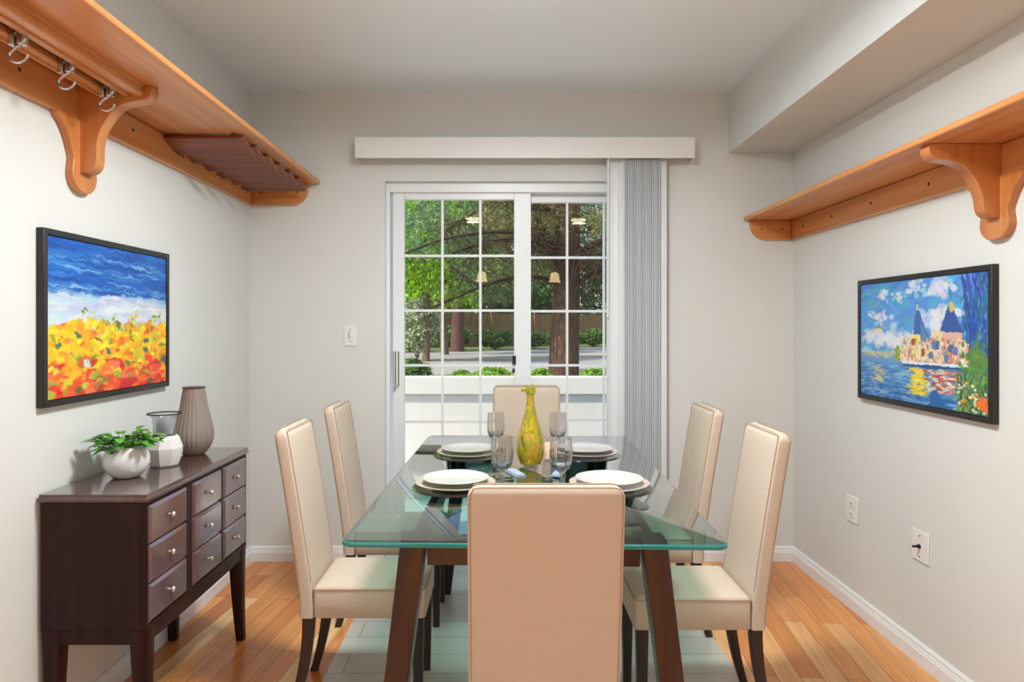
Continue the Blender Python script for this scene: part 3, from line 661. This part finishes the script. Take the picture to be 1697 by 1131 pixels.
bm = bmesh.new(); lathe(bm, [(.039, .1105), (.039, .150), (.042, .176), (.056, .188), (.054, .188), (.040, .178), (.036, .150), (.036, .1105)], 40); obj('neck', bm, M['neckglass'], vz, sharp=60)
bm = bmesh.new(); tube(bm, [(.0565*math.cos(2*PI*k/36), .0565*math.sin(2*PI*k/36), .189) for k in range(37)], .0024, 6); obj('rim', bm, M['dark'], vz)
rv = thing('ribbed_vase', 'tall taupe ribbed vase at the far end of the sideboard', 'vase', (-1.222, 2.702, CZ))
def ribs(a, z): return 1+.018*math.cos(26*a)*min(1, z/.03)*(1 if z < .255 else 0)
rp = smooth_path([(.034, 0), (.042, .004), (.058, .025), (.071, .055), (.073, .085), (.068, .115), (.060, .150), (.050, .195), (.044, .235), (.040, .258)], 4)
bm = bmesh.new(); lathe(bm, [(.001, 0)]+[tuple(p) for p in rp]+[(.041, .262), (.037, .262), (.036, .24), (.001, .10)], 156, fx=ribs); obj('body', bm, M['ribbed'], rv, sharp=60)
bm = bmesh.new(); lathe(bm, [(.0385, .262), (.043, .2622), (.0435, .266), (.0385, .2665)], 48); bm2 = bm; obj('rim', bm, M['brownrim'], rv)

# ------------------------------------------------------------------ dining chairs
def make_chair():
    t = thing('dining_chair', '', 'chair', group='dining chairs round the glass table')
    W = .170; zb_, zt_ = .315, .950
    def yc(z):                               # rear face y of the back
        s = (z-zb_)/(zt_-zb_); return -.210-.096*(max(0, s-.08)**1.15)
    rings = []; N = 22; r = .028
    zsl = [zb_+(zt_-r-zb_)*k/N for k in range(N+1)]+[zt_-r+r*math.sin(R(a)) for a in (18, 36, 54, 68, 80, 90)]
    for z in zsl:
        dz = max(0, z-(zt_-r)); inset = r-math.sqrt(max(0, r*r-dz*dz)); th = .046-.003*(z-zb_)
        w_ = W-inset; e = min(.018, .018*(dz/r)**2)+.0002; cy = yc(z)+th/2
        bulge = 0
        rings.append([(u, cy+v, z) for u, v in rrect(w_, th/2-e, .010 if dz < r*.9 else .003, 4)])
    bm = bmesh.new(); loft(bm, rings); back = obj('backrest', bm, M['fabric'], t, sharp=50)
    for sgn, nm in ((-1, 'rear'), (1, 'front')):
        pts = []
        for z in [zb_+.01+(zt_-.03-zb_)*k/16 for k in range(17)]: pts.append((-W+.006, yc(z)+(.0005 if sgn < 0 else .045), z))
        zz = pts[-1][2]; pts += [(-W+.014, yc(zz+.015)+(.002 if sgn < 0 else .0435), zz+.016), (-W+.028, yc(zz+.02)+(.003 if sgn < 0 else .0425), zz+.0185)]
        full = pts+[(-x, y, z) for x, y, z in reversed(pts)]
        if sgn > 0: full = [p for p in full if p[2] > .43]
        bm = bmesh.new(); tube(bm, full, .0017, 6); obj('piping', bm, M['piping'], back)
    # seat: slightly domed cushion block
    y0_, y1_ = -.163, .215; rings = []
    ym = (y0_+y1_)/2; hd = (y1_-y0_)/2
    for z, e in ((.315, .004), (.318, .0005), (.36, 0), (.408, .0), (.416, .003), (.421, .009)):
        rings.append([(u, ym+v, z) for u, v in rrect(W-e, hd-(e if z > .4 else e), .012, 3)])
    for k, (z, s) in enumerate(((.4245, .90), (.427, .72), (.4285, .45), (.429, .15))):
        rings.append([(u*s, ym+v*s, z) for u, v in rrect(W-.009, hd-.009, .012, 3)])
    bm = bmesh.new(); loft(bm, rings); seat = obj('seat', bm, M['fabric'], t, sharp=60)
    pts = [(u, ym+v, .4125) for u, v in rrect(W+.0005, hd+.0005, .012, 3)]
    bm = bmesh.new(); tube(bm, pts+[pts[0]], .0016, 6); obj('piping', bm, M['piping'], seat)
    for sx in (-1, 1):
        rings = []
        for k in range(11):
            q = k/10; z = .3145*(1-q); hw = .019-.006*q
            rings.append([(sx*(W-.024)+u, -.182-.055*q**1.8+v, z) for u, v in rrect(hw, hw*1.05, .003, 2)])
        bm = bmesh.new(); loft(bm, rings); obj('leg', bm, M['legdark'], t)
        rings = []
        for k in range(5):
            q = k/4; z = .3145*(1-q); hw = .020-.006*q
            rings.append([(sx*(W-.024)+u, .188+.0*q+v, z) for u, v in rrect(hw, hw, .003, 2)])
        bm = bmesh.new(); loft(bm, rings); obj('leg', bm, M['legdark'], t)
    return t
ch = make_chair()
G = 'dining chairs round the glass table'
ch.location = (.0955, 1.776, 0); ch.scale = (1.02, 1, 1)
ch['label'] = 'cream upholstered dining chair nearest the viewer, seen from behind at the table head'
dup(ch, (.1255, 3.335, 0), R(180), 'cream upholstered dining chair at the far end, in front of the glass door', G, (1.04, 1.0, 1.04))
dup(ch, (-.475, 2.45, 0), R(-90), 'near cream dining chair on the left side of the glass table', G, (.90, 1, 1))
dup(ch, (-.475, 3.085, 0), R(-90), 'far cream dining chair on the left side, towards the back wall', G, (.90, 1, 1))
dup(ch, (.642, 2.36, 0), R(90), 'near cream dining chair on the right side of the glass table', G, (.90, 1, 1))
dup(ch, (.627, 3.00, 0), R(90), 'far cream dining chair on the right side, beside the vertical blinds', G, (.98, 1, 1))

# ------------------------------------------------------------------ dining table
TX, TYc, TL, TW = .099, 2.530, 1.680, .972
tb = thing('dining_table', 'glass topped dining table with dark walnut splayed legs', 'table', (TX, TYc, 0), R(-1.46))
bm = bmesh.new(); th = .013
outer = rrect(TW/2, TL/2, .035, 6); inner = rrect(TW/2-.003, TL/2-.003, .032, 6)
loft(bm, [[(u, v, .747) for u, v in inner], [(u, v, .749) for u, v in outer], [(u, v, .758) for u, v in outer], [(u, v, .760) for u, v in inner]])
for f in bm.faces:
    f.material_index = 0 if abs(f.normal.z) > .9 or len(f.verts) > 4 else 1
obj('glass_top', bm, [M['tabglass'], M['tabedge']], tb, sharp=60)
yA, yBk = -TL/2+.065, TL/2-.065
for sx in (-1, 1):
    for sy in (-1, 1):
        rings = []
        yt = (yA+.045) if sy < 0 else (yBk-.012)
        for k in range(6):
            q = k/5; z = .746*(1-q); cx_ = sx*(.312+.088*q); hw = .033-.004*q
            rings.append([(cx_+u, yt+sy*.03*q+v, z) for u, v in rrect(hw, .040-.008*q, .004, 2)])
        bm = bmesh.new(); loft(bm, rings); obj('leg', bm, M['walnut'], tb)
for sy in (-1, 1):
    yt = (yA+.045) if sy < 0 else (yBk-.012)
    obj('apron', B(-.278, .278, yt-.015, yt+.015, .672, .746), M['walnut'], tb, .002)
for sx in (-1, 1):
    obj('side_rail', B(sx*.312-.013, sx*.312+.013, yA+.086, yBk-.053, .682, .742), M['walnut'], tb, .002)

# ------------------------------------------------------------------ table settings
TZ = .7603
def wob(seed, amp=.018):
    r_ = random.Random(seed); ph = [r_.uniform(0, 6.28) for _ in range(4)]
    return lambda a, z: 1+amp*(math.sin(2*a+ph[0])*.5+math.sin(3*a+ph[1])*.4+math.sin(5*a+ph[2])*.3)
def flat_dish(bm, r, h, lip, foot, fx):
    lathe(bm, [(.001, 0), (foot, 0), (foot+.006, .003), (r*.8, h*.45), (r, h-.003), (r+.001, h), (r-.003, h+.001), (r*.8, h*.45+.004), (foot, .006), (.001, .006)], 56, fx=fx)
bm = bmesh.new(); flat_dish(bm, .142, .012, 0, .09, wob(1, .006)); charger0 = obj('charger_plate', bm, M['charger'], sharp=60)
bm = bmesh.new(); flat_dish(bm, .130, .017, 0, .075, wob(5, .016)); dinner0 = obj('dinner_plate', bm, M['plate2'], sharp=60)
bm = bmesh.new(); flat_dish(bm, .108, .014, 0, .06, wob(8, .02)); salad0 = obj('salad_plate', bm, M['plate'], sharp=60)
spots = [(-.155, 2.25, 'near left'), (.350, 2.24, 'near right'), (-.140, 2.80, 'far left'), (.340, 2.80, 'far right')]
for k, (x, y, nm) in enumerate(spots):
    for base, dz, txt, cat, grp in ((charger0, 0, 'dark round charger plate at the bottom of the %s place setting', 'plate', 'charger plates on the glass table'),
                                    (dinner0, .0128, 'pearly beige dinner plate, middle plate of the %s place setting', 'plate', 'dinner plates on the glass table'),
                                    (salad0, .0308, 'marbled white salad plate on top of the %s place setting', 'plate', 'salad plates on the glass table')):
        o = base if k == 0 else base.copy()
        if k: C.objects.link(o)
        o.location = (x, y, TZ+dz); o.rotation_euler = (0, 0, k*1.3+dz*40)
        tag(o, txt % nm, cat, grp)
def flute(a, z): return 1+(.036*math.cos(12*a) if z > .045 else 0)
gb = None
for k, (x, y, lab) in enumerate(((-.002, 2.33, 'smoky fluted goblet, left one of the near pair'), (.198, 2.31, 'smoky fluted goblet, right one of the near pair'),
                                 (-.030, 2.975, 'smoky goblet of the far pair, left of the amber vase'), (.240, 2.975, 'smoky goblet of the far pair, right of the amber vase'))):
    if gb is None:
        gb = thing('goblet', lab, 'glass', (x, y, TZ), group='goblets on the glass table')
        bm = bmesh.new(); lathe(bm, [(.001, .046), (.014, .048), (.029, .060), (.036, .080), (.038, .105), (.037, .135), (.034, .162), (.0325, .162), (.035, .135), (.036, .105), (.034, .082), (.027, .064), (.001, .054)], 84, fx=flute)
        obj('bowl', bm, M['goblet'], gb, sharp=60)
        bm = bmesh.new(); lathe(bm, [(.001, .0), (.030, 0), (.031, .002), (.012, .006), (.005, .012), (.0045, .034), (.009, .044), (.001, .0465)], 28); obj('stem', bm, M['goblet'], gb, sharp=60)
    else: dup(gb, (x, y, TZ), k*.4, lab, 'goblets on the glass table')
# amber glass bottle vase
def amber():
    m, n, l, p = new_mat('amber_art_glass')
    tc = n.new('ShaderNodeTexCoord'); mp = n.new('ShaderNodeMapping'); mp.inputs['Scale'].default_value = (1, 1, .6); l.new(tc.outputs['Object'], mp.inputs[0])
    nz = n.new('ShaderNodeTexNoise'); nz.inputs['Scale'].default_value = 22; nz.inputs['Detail'].default_value = 5; nz.inputs['Distortion'].default_value = 1.4; l.new(mp.outputs[0], nz.inputs['Vector'])
    r = n.new('ShaderNodeValToRGB'); e = r.color_ramp.elements; e[0].position = .30; e[0].color = rgb(84, 84, 10); e[1].position = .72; e[1].color = rgb(232, 206, 70)
    for q, c_ in ((.42, (176, 164, 20)), (.53, (206, 180, 20)), (.60, (214, 140, 20))): k = e.new(q); k.color = rgb(*c_)
    l.new(nz.outputs['Fac'], r.inputs[0])
    vo = n.new('ShaderNodeTexVoronoi'); vo.feature = 'DISTANCE_TO_EDGE'; vo.inputs['Scale'].default_value = 52; l.new(mp.outputs[0], vo.inputs['Vector'])
    rr = n.new('ShaderNodeValToRGB'); rr.color_ramp.elements[0].color = (.22, .2, .08, 1); rr.color_ramp.elements[1].position = .06; l.new(vo.outputs['Distance'], rr.inputs[0])
    mu = n.new('ShaderNodeMixRGB'); mu.blend_type = 'MULTIPLY'; mu.inputs[0].default_value = .6; l.new(r.outputs[0], mu.inputs[1]); l.new(rr.outputs[0], mu.inputs[2])
    l.new(mu.outputs[0], p.inputs['Base Color']); p.inputs['Roughness'].default_value = .12; p.inputs['Transmission Weight'].default_value = .35; p.inputs['Coat Weight'].default_value = .8
    return m
av = thing('bottle_vase', 'tall amber and olive mottled glass bottle vase in the middle of the table', 'vase', (.108, 2.655, TZ))
vp = smooth_path([(.028, .002), (.042, .012), (.052, .045), (.053, .085), (.046, .125), (.034, .165), (.024, .200), (.017, .235), (.0145, .265), (.016, .285)], 4)
bm = bmesh.new(); lathe(bm, [(.001, .004)]+[tuple(p) for p in vp]+[(.014, .285), (.012, .26), (.001, .22)], 48); obj('body', bm, amber(), av, sharp=60)
bm = bmesh.new(); lathe(bm, [(.001, 0), (.030, 0), (.040, .004), (.044, .012), (.040, .014), (.001, .0035)], 40); obj('clear_base', bm, M['neckglass'], av, sharp=60)
bm = bmesh.new(); rnd = random.Random(11)
for k in range(12):
    a = 2*PI*k/12; hh = .305+rnd.uniform(-.004, .010); tube(bm, [(.014*math.cos(a), .014*math.sin(a), .278), (.015*math.cos(a), .015*math.sin(a), .292), (.019*math.cos(a), .019*math.sin(a), hh)], [.0045, .0045, .002], 6)
tube(bm, [(-.012, 0, .285), (-.022, -.004, .297), (-.031, -.004, .293), (-.030, -.004, .285)], [.005, .006, .007, .004], 8)
obj('rim', bm, mat('olive_rim', rgb(150, 140, 30), .2, coat=.5, noise=.4, nscale=60), av, sharp=60)
# candle, beige napkin, and blue strips standing in for tabletop reflections
cd = thing('pillar_candle', 'small beige candle in a clear dish behind the amber vase', 'candle', (.182, 2.76, TZ))
bm = bmesh.new(); lathe(bm, [(.001, .004), (.013, .004), (.013, .068), (.011, .070), (.001, .068)], 24); obj('wax', bm, M['candle'], cd, sharp=50)
bm = bmesh.new(); tube(bm, [(0, 0, .068), (.001, 0, .077)], .0010, 6); obj('wick', bm, M['dark'], cd)
bm = bmesh.new(); lathe(bm, [(.001, 0), (.018, 0), (.022, .008), (.020, .008), (.016, .0035), (.001, .0035)], 24); obj('dish', bm, M['neckglass'], cd, sharp=60)
def napkin(name, label, loc, rz, w_, d_, m, seed):
    rn = random.Random(seed); bm = bmesh.new(); layers = 3; th_ = .0022
    for q in range(layers):
        nx, ny = 8, 5; rings = []
        z0 = q*(th_+.0006)
        box(bm, -w_/2+q*.002, w_/2-q*.001, -d_/2+q*.002, d_/2-q*.002, z0, z0+th_)
    o = obj(name, bm, m, bevel=.0009); o.location = loc; o.rotation_euler = (0, 0, rz); return tag(o, label, 'napkin', 'folded napkins on the glass table')
napkin('napkin', 'folded beige napkin behind the nearest chair on the table', (.100, 2.235, TZ), R(4), .15, .09, M['napkin'], 1)
napkin('napkin', 'pale blue strip standing in for a table reflection, between the near left plate and the vase', (.045, 2.50, TZ), R(20), .04, .12, M['reflblue'], 2)
napkin('napkin', 'pale blue strip standing in for a table reflection, behind the right near goblet', (.205, 2.50, TZ), R(-15), .04, .12, M['reflblue'], 3)

# ------------------------------------------------------------------ lamps behind the camera (mirrored in the door glass), and the added drum light
warm = mat('lit_opal_glass', rgb(255, 226, 170), .4, emit=(1, .74, .40, 1), estr=15)
warm2 = mat('lit_ceiling_diffuser', rgb(255, 236, 200), .4, emit=(1, .84, .6, 1), estr=20)
bl = thing('added_drum_light', 'added round white drum light over the near end of the table, out of view', 'lamp', (.05, 1.95, ZC))
bm = bmesh.new(); lathe(bm, [(.001, -.02), (.06, -.02), (.065, 0), (.001, 0)], 32); obj('canopy', bm, M['white'], bl)
bm = bmesh.new(); tube(bm, [(0, 0, -.02), (0, 0, -.08)], .008, 10); obj('rod', bm, M['white'], bl)
bm = bmesh.new(); lathe(bm, [(.206, -.060), (.21, -.060), (.21, -.165), (.206, -.165)], 48, cap=False); obj('lamp_shade', bm, M['vane'], bl)
bm = bmesh.new(); lathe(bm, [(.001, -.08), (.205, -.08), (.205, -.155), (.001, -.155)], 40); obj('diffuser', bm, mat('added_drum_diffuser', rgb(250, 248, 244), .4, emit=(1, .97, .93, 1), estr=2), bl)
cl = None
for x, lab in ((-.35, 'round flush ceiling light behind the viewer, on the left'), (.91, 'round flush ceiling light behind the viewer, on the right')):
    if cl is None:
        cl = thing('ceiling_light', lab, 'lamp', (x, -.40, ZC), group='flush ceiling lights')
        bm = bmesh.new(); lathe(bm, [(.001, -.012), (.10, -.012), (.104, -.006), (.104, 0), (.001, 0)], 36); obj('lamp_base', bm, M['white'], cl)
        bm = bmesh.new(); lathe(bm, [(.001, -.050), (.05, -.046), (.085, -.030), (.094, -.0125), (.001, -.0125)], 36); obj('diffuser', bm, warm2, cl, sharp=60)
    else: dup(cl, (x, -.40, ZC), 0, lab, 'flush ceiling lights')
pd = None
for x, lab in ((-.265, 'small bell pendant lamp behind the viewer, on the left'), (.67, 'small bell pendant lamp behind the viewer, on the right')):
    if pd is None:
        pd = thing('pendant_lamp', lab, 'lamp', (x, -1.0, ZC), group='pendant lamps')
        bm = bmesh.new(); lathe(bm, [(.001, -.02), (.04, -.018), (.05, 0), (.001, 0)], 24); obj('canopy', bm, M['steel'], pd)
        bm = bmesh.new(); tube(bm, [(0, 0, -.02), (0, 0, -.60)], .004, 8); obj('cord', bm, M['steel'], pd)
        bm = bmesh.new(); lathe(bm, [(.02, -.60), (.045, -.61), (.058, -.64), (.064, -.70), (.078, -.725), (.074, -.725), (.060, -.70), (.052, -.64), (.02, -.605)], 32); obj('lamp_shade', bm, warm, pd, sharp=60)
    else: dup(pd, (x, -1.0, ZC), 0, lab, 'pendant lamps')

# ------------------------------------------------------------------ outside
GZ = -.10
bm = BB((-60, 60, D+T+.02, 110, GZ-.3, GZ)); struct('ground', bm, M['grass'], 'grassy ground outside beyond the door', 'ground')
struct('deck', B(-3, 3.2, D+T+.001, 5.28, GZ+.001, -.02), M['ext_white'], 'pale deck floor just outside the glass door', 'deck')
PYp = 5.20
zt = PZ(625, PYp); zc = PZ(654, PYp-.03)
struct('wall_parapet', BB((-3.0, 3.2, PYp, PYp+.10, -.02, zc), (-3.0, 3.2, PYp-.03, PYp+.13, zc, zt)), M['ext_white'], 'solid white deck railing outside the glass door', 'railing', bevel=.004)
# road
bm = bmesh.new()
def strip(bm, a0, a1, b0, b1, z0, z1): prism(bm, [a0, a1, b1, b0], z0, z1, 'XY')
strip(bm, (-14, 12.5), (16, 30), (-14, 29), (16, 56), GZ-.05, GZ+.01); struct('road', bm, M['asphalt'], 'grey asphalt road running past beyond the deck', 'road')
bm = bmesh.new(); strip(bm, (-14, 20.2), (16, 40.2), (-14, 20.6), (16, 41.2), GZ+.0101, GZ+.014); struct('road_line', bm, M['yellow'], 'faded yellow centre line on the road', 'road marking')
# fence behind the road
fa, fb = Vector((-12, 34.0, 0)), Vector((15, 55.5, 0)); fd = (fb-fa); fl = fd.length; ang = math.atan2(fd.y, fd.x)
fn = thing('board_fence', 'weathered brown board fence across the road', 'fence', (fa.x, fa.y, GZ), ang)
rnd = random.Random(7); bm = bmesh.new(); x = 0
while x < fl:
    wd_ = .22; h_ = 2.2+rnd.uniform(-.03, .03); box(bm, x, x+wd_*.86, -.02, .02, .15, h_); x += wd_
obj('board_panel', bm, M['fence'], fn)
obj('rail', BB((0, fl, .021, .09, .5, .6), (0, fl, .021, .09, 1.7, 1.8)), M['fence'], fn)
x = 0
while x < fl:
    obj('post', B(x-.08, x+.08, -.14, -.021, 0, 2.4), M['fence'], fn); x += 3.6

def leaf_cloud(name, m, parent, vols, n, size, aspect=1.6, seed=0, droop=0., clump=.35):
    """a crown made of many small leaves; vols = list of (centre, radii, weight)"""
    rs = np.random.RandomState(seed); wts = np.array([v[2] for v in vols], float); wts /= wts.sum()
    per = 14; nc = n//per
    ci = rs.choice(len(vols), nc, p=wts); cen = np.array([vols[i][0] for i in ci], float); rad = np.array([vols[i][1] for i in ci], float)
    d = rs.normal(size=(nc, 3)); d /= np.linalg.norm(d, axis=1)[:, None]; rr = rs.uniform(.45, 1.0, (nc, 1))**.6
    cc = cen+d*rad*rr
    P = np.repeat(cc, per, 0)+rs.normal(size=(nc*per, 3))*clump*np.array([1, 1, .6])*np.mean(rad[0])*.35
    N = len(P); a = rs.normal(size=(N, 3)); a[:, 2] -= droop; a /= np.linalg.norm(a, axis=1)[:, None]
    b = rs.normal(size=(N, 3)); b = np.cross(a, b); b /= np.linalg.norm(b, axis=1)[:, None]
    s = size*rs.uniform(.6, 1.35, (N, 1)); A = a*s; Bv = b*s/aspect
    V = np.stack([P-A*.5, P+Bv*.5, P+A*.5, P-Bv*.5], 1).reshape(-1, 3)
    me = bpy.data.meshes.new(name); me.vertices.add(len(V)); me.vertices.foreach_set('co', V.reshape(-1).astype(np.float32))
    me.loops.add(N*4); me.loops.foreach_set('vertex_index', np.arange(N*4, dtype=np.int32))
    me.polygons.add(N); me.polygons.foreach_set('loop_start', np.arange(0, N*4, 4, dtype=np.int32)); me.update(calc_edges=True); me.validate()
    me.materials.append(m); o = bpy.data.objects.new(name, me); C.objects.link(o)
    if parent: o.parent = parent
    return o
def trunk(bm, pts, r0, r1, n=12, jag=0):
    P = smooth_path(pts, 4); k = len(P); tube(bm, P, [r0+(r1-r0)*(i/(k-1)) for i in range(k)], n)

# the big fir close to the deck
FY = 12.0; FX = PX(937, FY)
fir = thing('fir_tree', 'large fir tree with thick brown trunk just beyond the deck', 'tree', (FX, FY, GZ))
bm = bmesh.new(); trunk(bm, [(-.05, 0, 0), (-.02, 0, 1.0), (.03, 0, 2.5), (.06, .1, 4.5), (.1, .2, 8)], .29, .17, 18); obj('trunk', bm, M['bark'], fir)
def W2F(px, py, y): return (PX(px, y)-FX, y-FY, PZ(py, y)-GZ)
brs = [([W2F(930, 415, 12), W2F(890, 392, 11.7), W2F(840, 385, 11.4), W2F(790, 387, 11.2), W2F(730, 398, 11), W2F(660, 425, 10.8)], .05, .015),
       ([W2F(925, 425, 12), W2F(905, 395, 11.8), W2F(889, 362, 11.6)], .09, .06),
       ([W2F(930, 350, 12), W2F(900, 345, 11.8), W2F(860, 335, 11.5), W2F(800, 318, 11.2)], .11, .03),
       ([W2F(950, 432, 12), W2F(975, 410, 11.7), W2F(1005, 395, 11.4), W2F(1060, 370, 11)], .08, .03),
       ([W2F(925, 470, 12), W2F(880, 458, 11.8), W2F(820, 468, 11.5), W2F(740, 500, 11.2), W2F(690, 520, 11)], .04, .01),
       ([W2F(960, 470, 12), W2F(985, 450, 11.7), W2F(1010, 430, 11.5)], .05, .02),
       ([W2F(930, 445, 12), W2F(900, 408, 11.5), W2F(850, 396, 11), W2F(800, 400, 10.8)], .035, .01)]
rnd = random.Random(21)
for k in range(14):
    px = rnd.uniform(700, 1000); py = rnd.uniform(310, 470); a = rnd.uniform(-.9, .9); ln = rnd.uniform(40, 110)
    brs.append(([W2F(px, py, 11.4), W2F(px+ln*.5*math.cos(a), py-ln*.5*math.sin(a)-4, 11.3), W2F(px+ln*math.cos(a), py-ln*math.sin(a), 11.2)], .018, .005))
for p_, r0, r1 in brs:
    bm = bmesh.new(); trunk(bm, p_, r0, r1, 8); obj('branch', bm, M['branch'], fir)
# twigs along the branches
bm = bmesh.new()
for _ in range(1100):
    p_, r0, r1 = rnd.choice(brs); i = rnd.randrange(len(p_)-1); t_ = rnd.random(); s0 = Vector(p_[i]).lerp(Vector(p_[i+1]), t_)
    dr = Vector((rnd.uniform(-1, 1), rnd.uniform(-.6, .6), rnd.uniform(-1, .5))).normalized(); ln = rnd.uniform(.25, .95)
    tube(bm, [tuple(s0), tuple(s0+dr*ln*.5+Vector((0, 0, -.02))), tuple(s0+dr*ln+Vector((0, 0, -.10)))], [.006, .004, .002], 4)
obj('twigs', bm, M['branch'], fir)['kind'] = 'stuff'
v1 = [((-2.4, .6, 3.1), (1.2, .9, .5), 2), ((-1.6, 1.6, 3.7), (1.5, 1.0, .7), 2), ((-1.2, 1.2, 2.3), (.8, .8, .5), 1.5), ((-.9, 2.2, 3.0), (1.4, .8, 1.0), 1.6), ((.9, .3, 2.6), (.5, .6, .5), 1.5), ((1.4, .8, 3.4), (.8, .8, .8), 1.2), ((0, .4, 4.6), (2.6, 1.4, .8), 1.5)]
leaf_cloud('foliage', M['fir'], fir, v1, 30000, .10, 6., 1, .5)
leaf_cloud('foliage', M['firyel'], fir, [((-.7, -.2, 3.35), (.9, .6, .6), 2), ((-.9, .6, 2.6), (.9, .6, .5), 1), ((.8, -.1, 3.1), (.5, .5, .6), 1)], 11000, .09, 7., 2, .4)

def tree(name, label, x, y, h, r, m, bark, seed, n, size, aspect=1.5, group=None, low=.25, tr=.25, lean=0):
    t = thing(name, label, 'tree', (x, y, GZ), group=group); rn = random.Random(seed)
    bm = bmesh.new(); trunk(bm, [(0, 0, 0), (lean*.2+.05, 0, h*.2), (lean*.6, 0, h*.5), (lean, .1, h*.92)], tr, tr*.25, 10); obj('trunk', bm, bark, t)
    for k in range(5):
        a = rn.uniform(0, 2*PI); z0 = h*(low+.1+.12*k); bm = bmesh.new(); trunk(bm, [(lean*z0/h, 0, z0), (lean*z0/h+r*.4*math.cos(a), r*.4*math.sin(a), z0+.5), (lean*z0/h+r*.8*math.cos(a), r*.8*math.sin(a), z0+1.0)], tr*.4, .03, 6); obj('branch', bm, bark, t)
    vols = []
    for k in range(9):
        a = rn.uniform(0, 2*PI); q = rn.random(); z = h*(low+(1-low)*q); rr = r*(1-.5*q)*rn.uniform(.4, .8)
        vols.append(((rr*math.cos(a)+lean*z/h, rr*math.sin(a), z), (r*.55, r*.55, h*.14), 1))
    vols.append(((0, 0, h*.65), (r*.8, r*.8, h*.3), 2))
    leaf_cloud('foliage', m, t, vols, n, size, aspect, seed, .2)
    return t
tree('maple_tree', 'bright green maple tree behind the left half of the door', PX(690, 24), 27, 9, 3.2, M['maple'], M['bark2'], 31, 16000, .20, 1.3, low=.22, tr=.16)
tree('maple_tree', 'bright yellow green maple behind the fence at far left', -6.0, 48, 11, 4.5, M['maple'], M['bark2'], 32, 16000, .34, 1.3, low=.12, tr=.3)
tree('slender_tree', 'slender leaning grey tree in front of the fence, left part of the door', PX(726, 30), 33.5, 10, 2.2, M['shrub'], M['bark2'], 33, 6000, .2, 1.6, low=.45, tr=.22, lean=-1.0)
tree('conifer_tree', 'dark trunked conifer by the fence, seen left of the door middle', PX(752, 35), 37.5, 13, 3.0, M['fir'], M['bark'], 34, 12000, .24, 3, low=.28, tr=.42)
rnd = random.Random(5); tg = 'trees behind the fence'
kinds = [('dense dark conifer standing behind the fence', M['firdark'], 3), ('mid green leafy tree standing behind the fence', M['shrub'], 1.5), ('blue green conifer standing behind the fence', M['fir'], 3)]
for k in range(9):
    x = -19+k*5.2+rnd.uniform(-1, 1); lab, mm, asp = kinds[k % 3]; y = 50+.72*(x+6)+rnd.uniform(0, 2)+(k % 2)*7
    tree('background_tree', lab, x, max(46, y), rnd.uniform(15, 19), 4.6, mm, M['bark2'], 60+k, 11000, .48, asp, group=tg+' '+str('abc'[k % 3]), low=.08, tr=.35)
# hedge shrubs before the fence
def shrub(name, label, x, y, z, r, h, m, seed, n, size, group=None, crown=None):
    t = thing(name, label, 'shrub', (x, y, z), group=group)
    bm = bmesh.new(); rn = random.Random(seed)
    for _ in range(5): a = rn.uniform(0, 6.28); tube(bm, [(0, 0, 0), (r*.4*math.cos(a), r*.4*math.sin(a), h*.6)], [.03*r, .01*r], 5)
    obj('stems', bm, M['bark2'], t)
    cr = crown or h*.84
    leaf_cloud('foliage', m, t, [((0, 0, h-cr/2), (r*.85, r*.85, cr/2), 1)], n, size, 1.5, seed, 0, .3)
    return t
for k in range(12):
    s_ = (k+.5)/12; p_ = fa.lerp(fb, s_); nrm = Vector((fd.y, -fd.x, 0)).normalized(); q_ = p_+nrm*rnd.uniform(1.9, 2.3)
    shrub('hedge_shrub', 'low green shrub in the row along the fence', q_.x, q_.y, GZ, rnd.uniform(1.15, 1.35), rnd.uniform(1.0, 1.5), M['shrub'], 100+k, 3200, .16, 'shrubs along the fence')
shrub('flowering_shrub', 'pale flowering shrub at the left edge of the door view', PX(683, 26), 27.5, GZ, 1.0, 2.6, leafmat('pale_leaf', rgb(90, 120, 70), rgb(214, 220, 190), .3), 140, 4000, .12)
shrub('clipped_shrub', 'small round clipped shrub just over the railing, left', PX(684, 6.3), 6.3, GZ, .19, 1.10, M['shrub'], 141, 6000, .022, None, .24)
for k, (px, top, lab) in enumerate(((815, 612, 'leafy light green plant over the railing, middle of the door'), (764, 617, 'small light green plant over the railing, left of the middle'),
                                    (897, 614, 'light green plant over the railing beside the fir trunk'), (985, 614, 'light green plant over the railing at the right edge'))):
    yy = 5.75; hz = PZ(top-2, yy)-GZ
    shrub('garden_plant', lab, PX(px, yy), yy, GZ, .17 if k == 0 else .10, hz, M['hosta'], 150+k, 2200, .04, 'plants over the railing', .16)
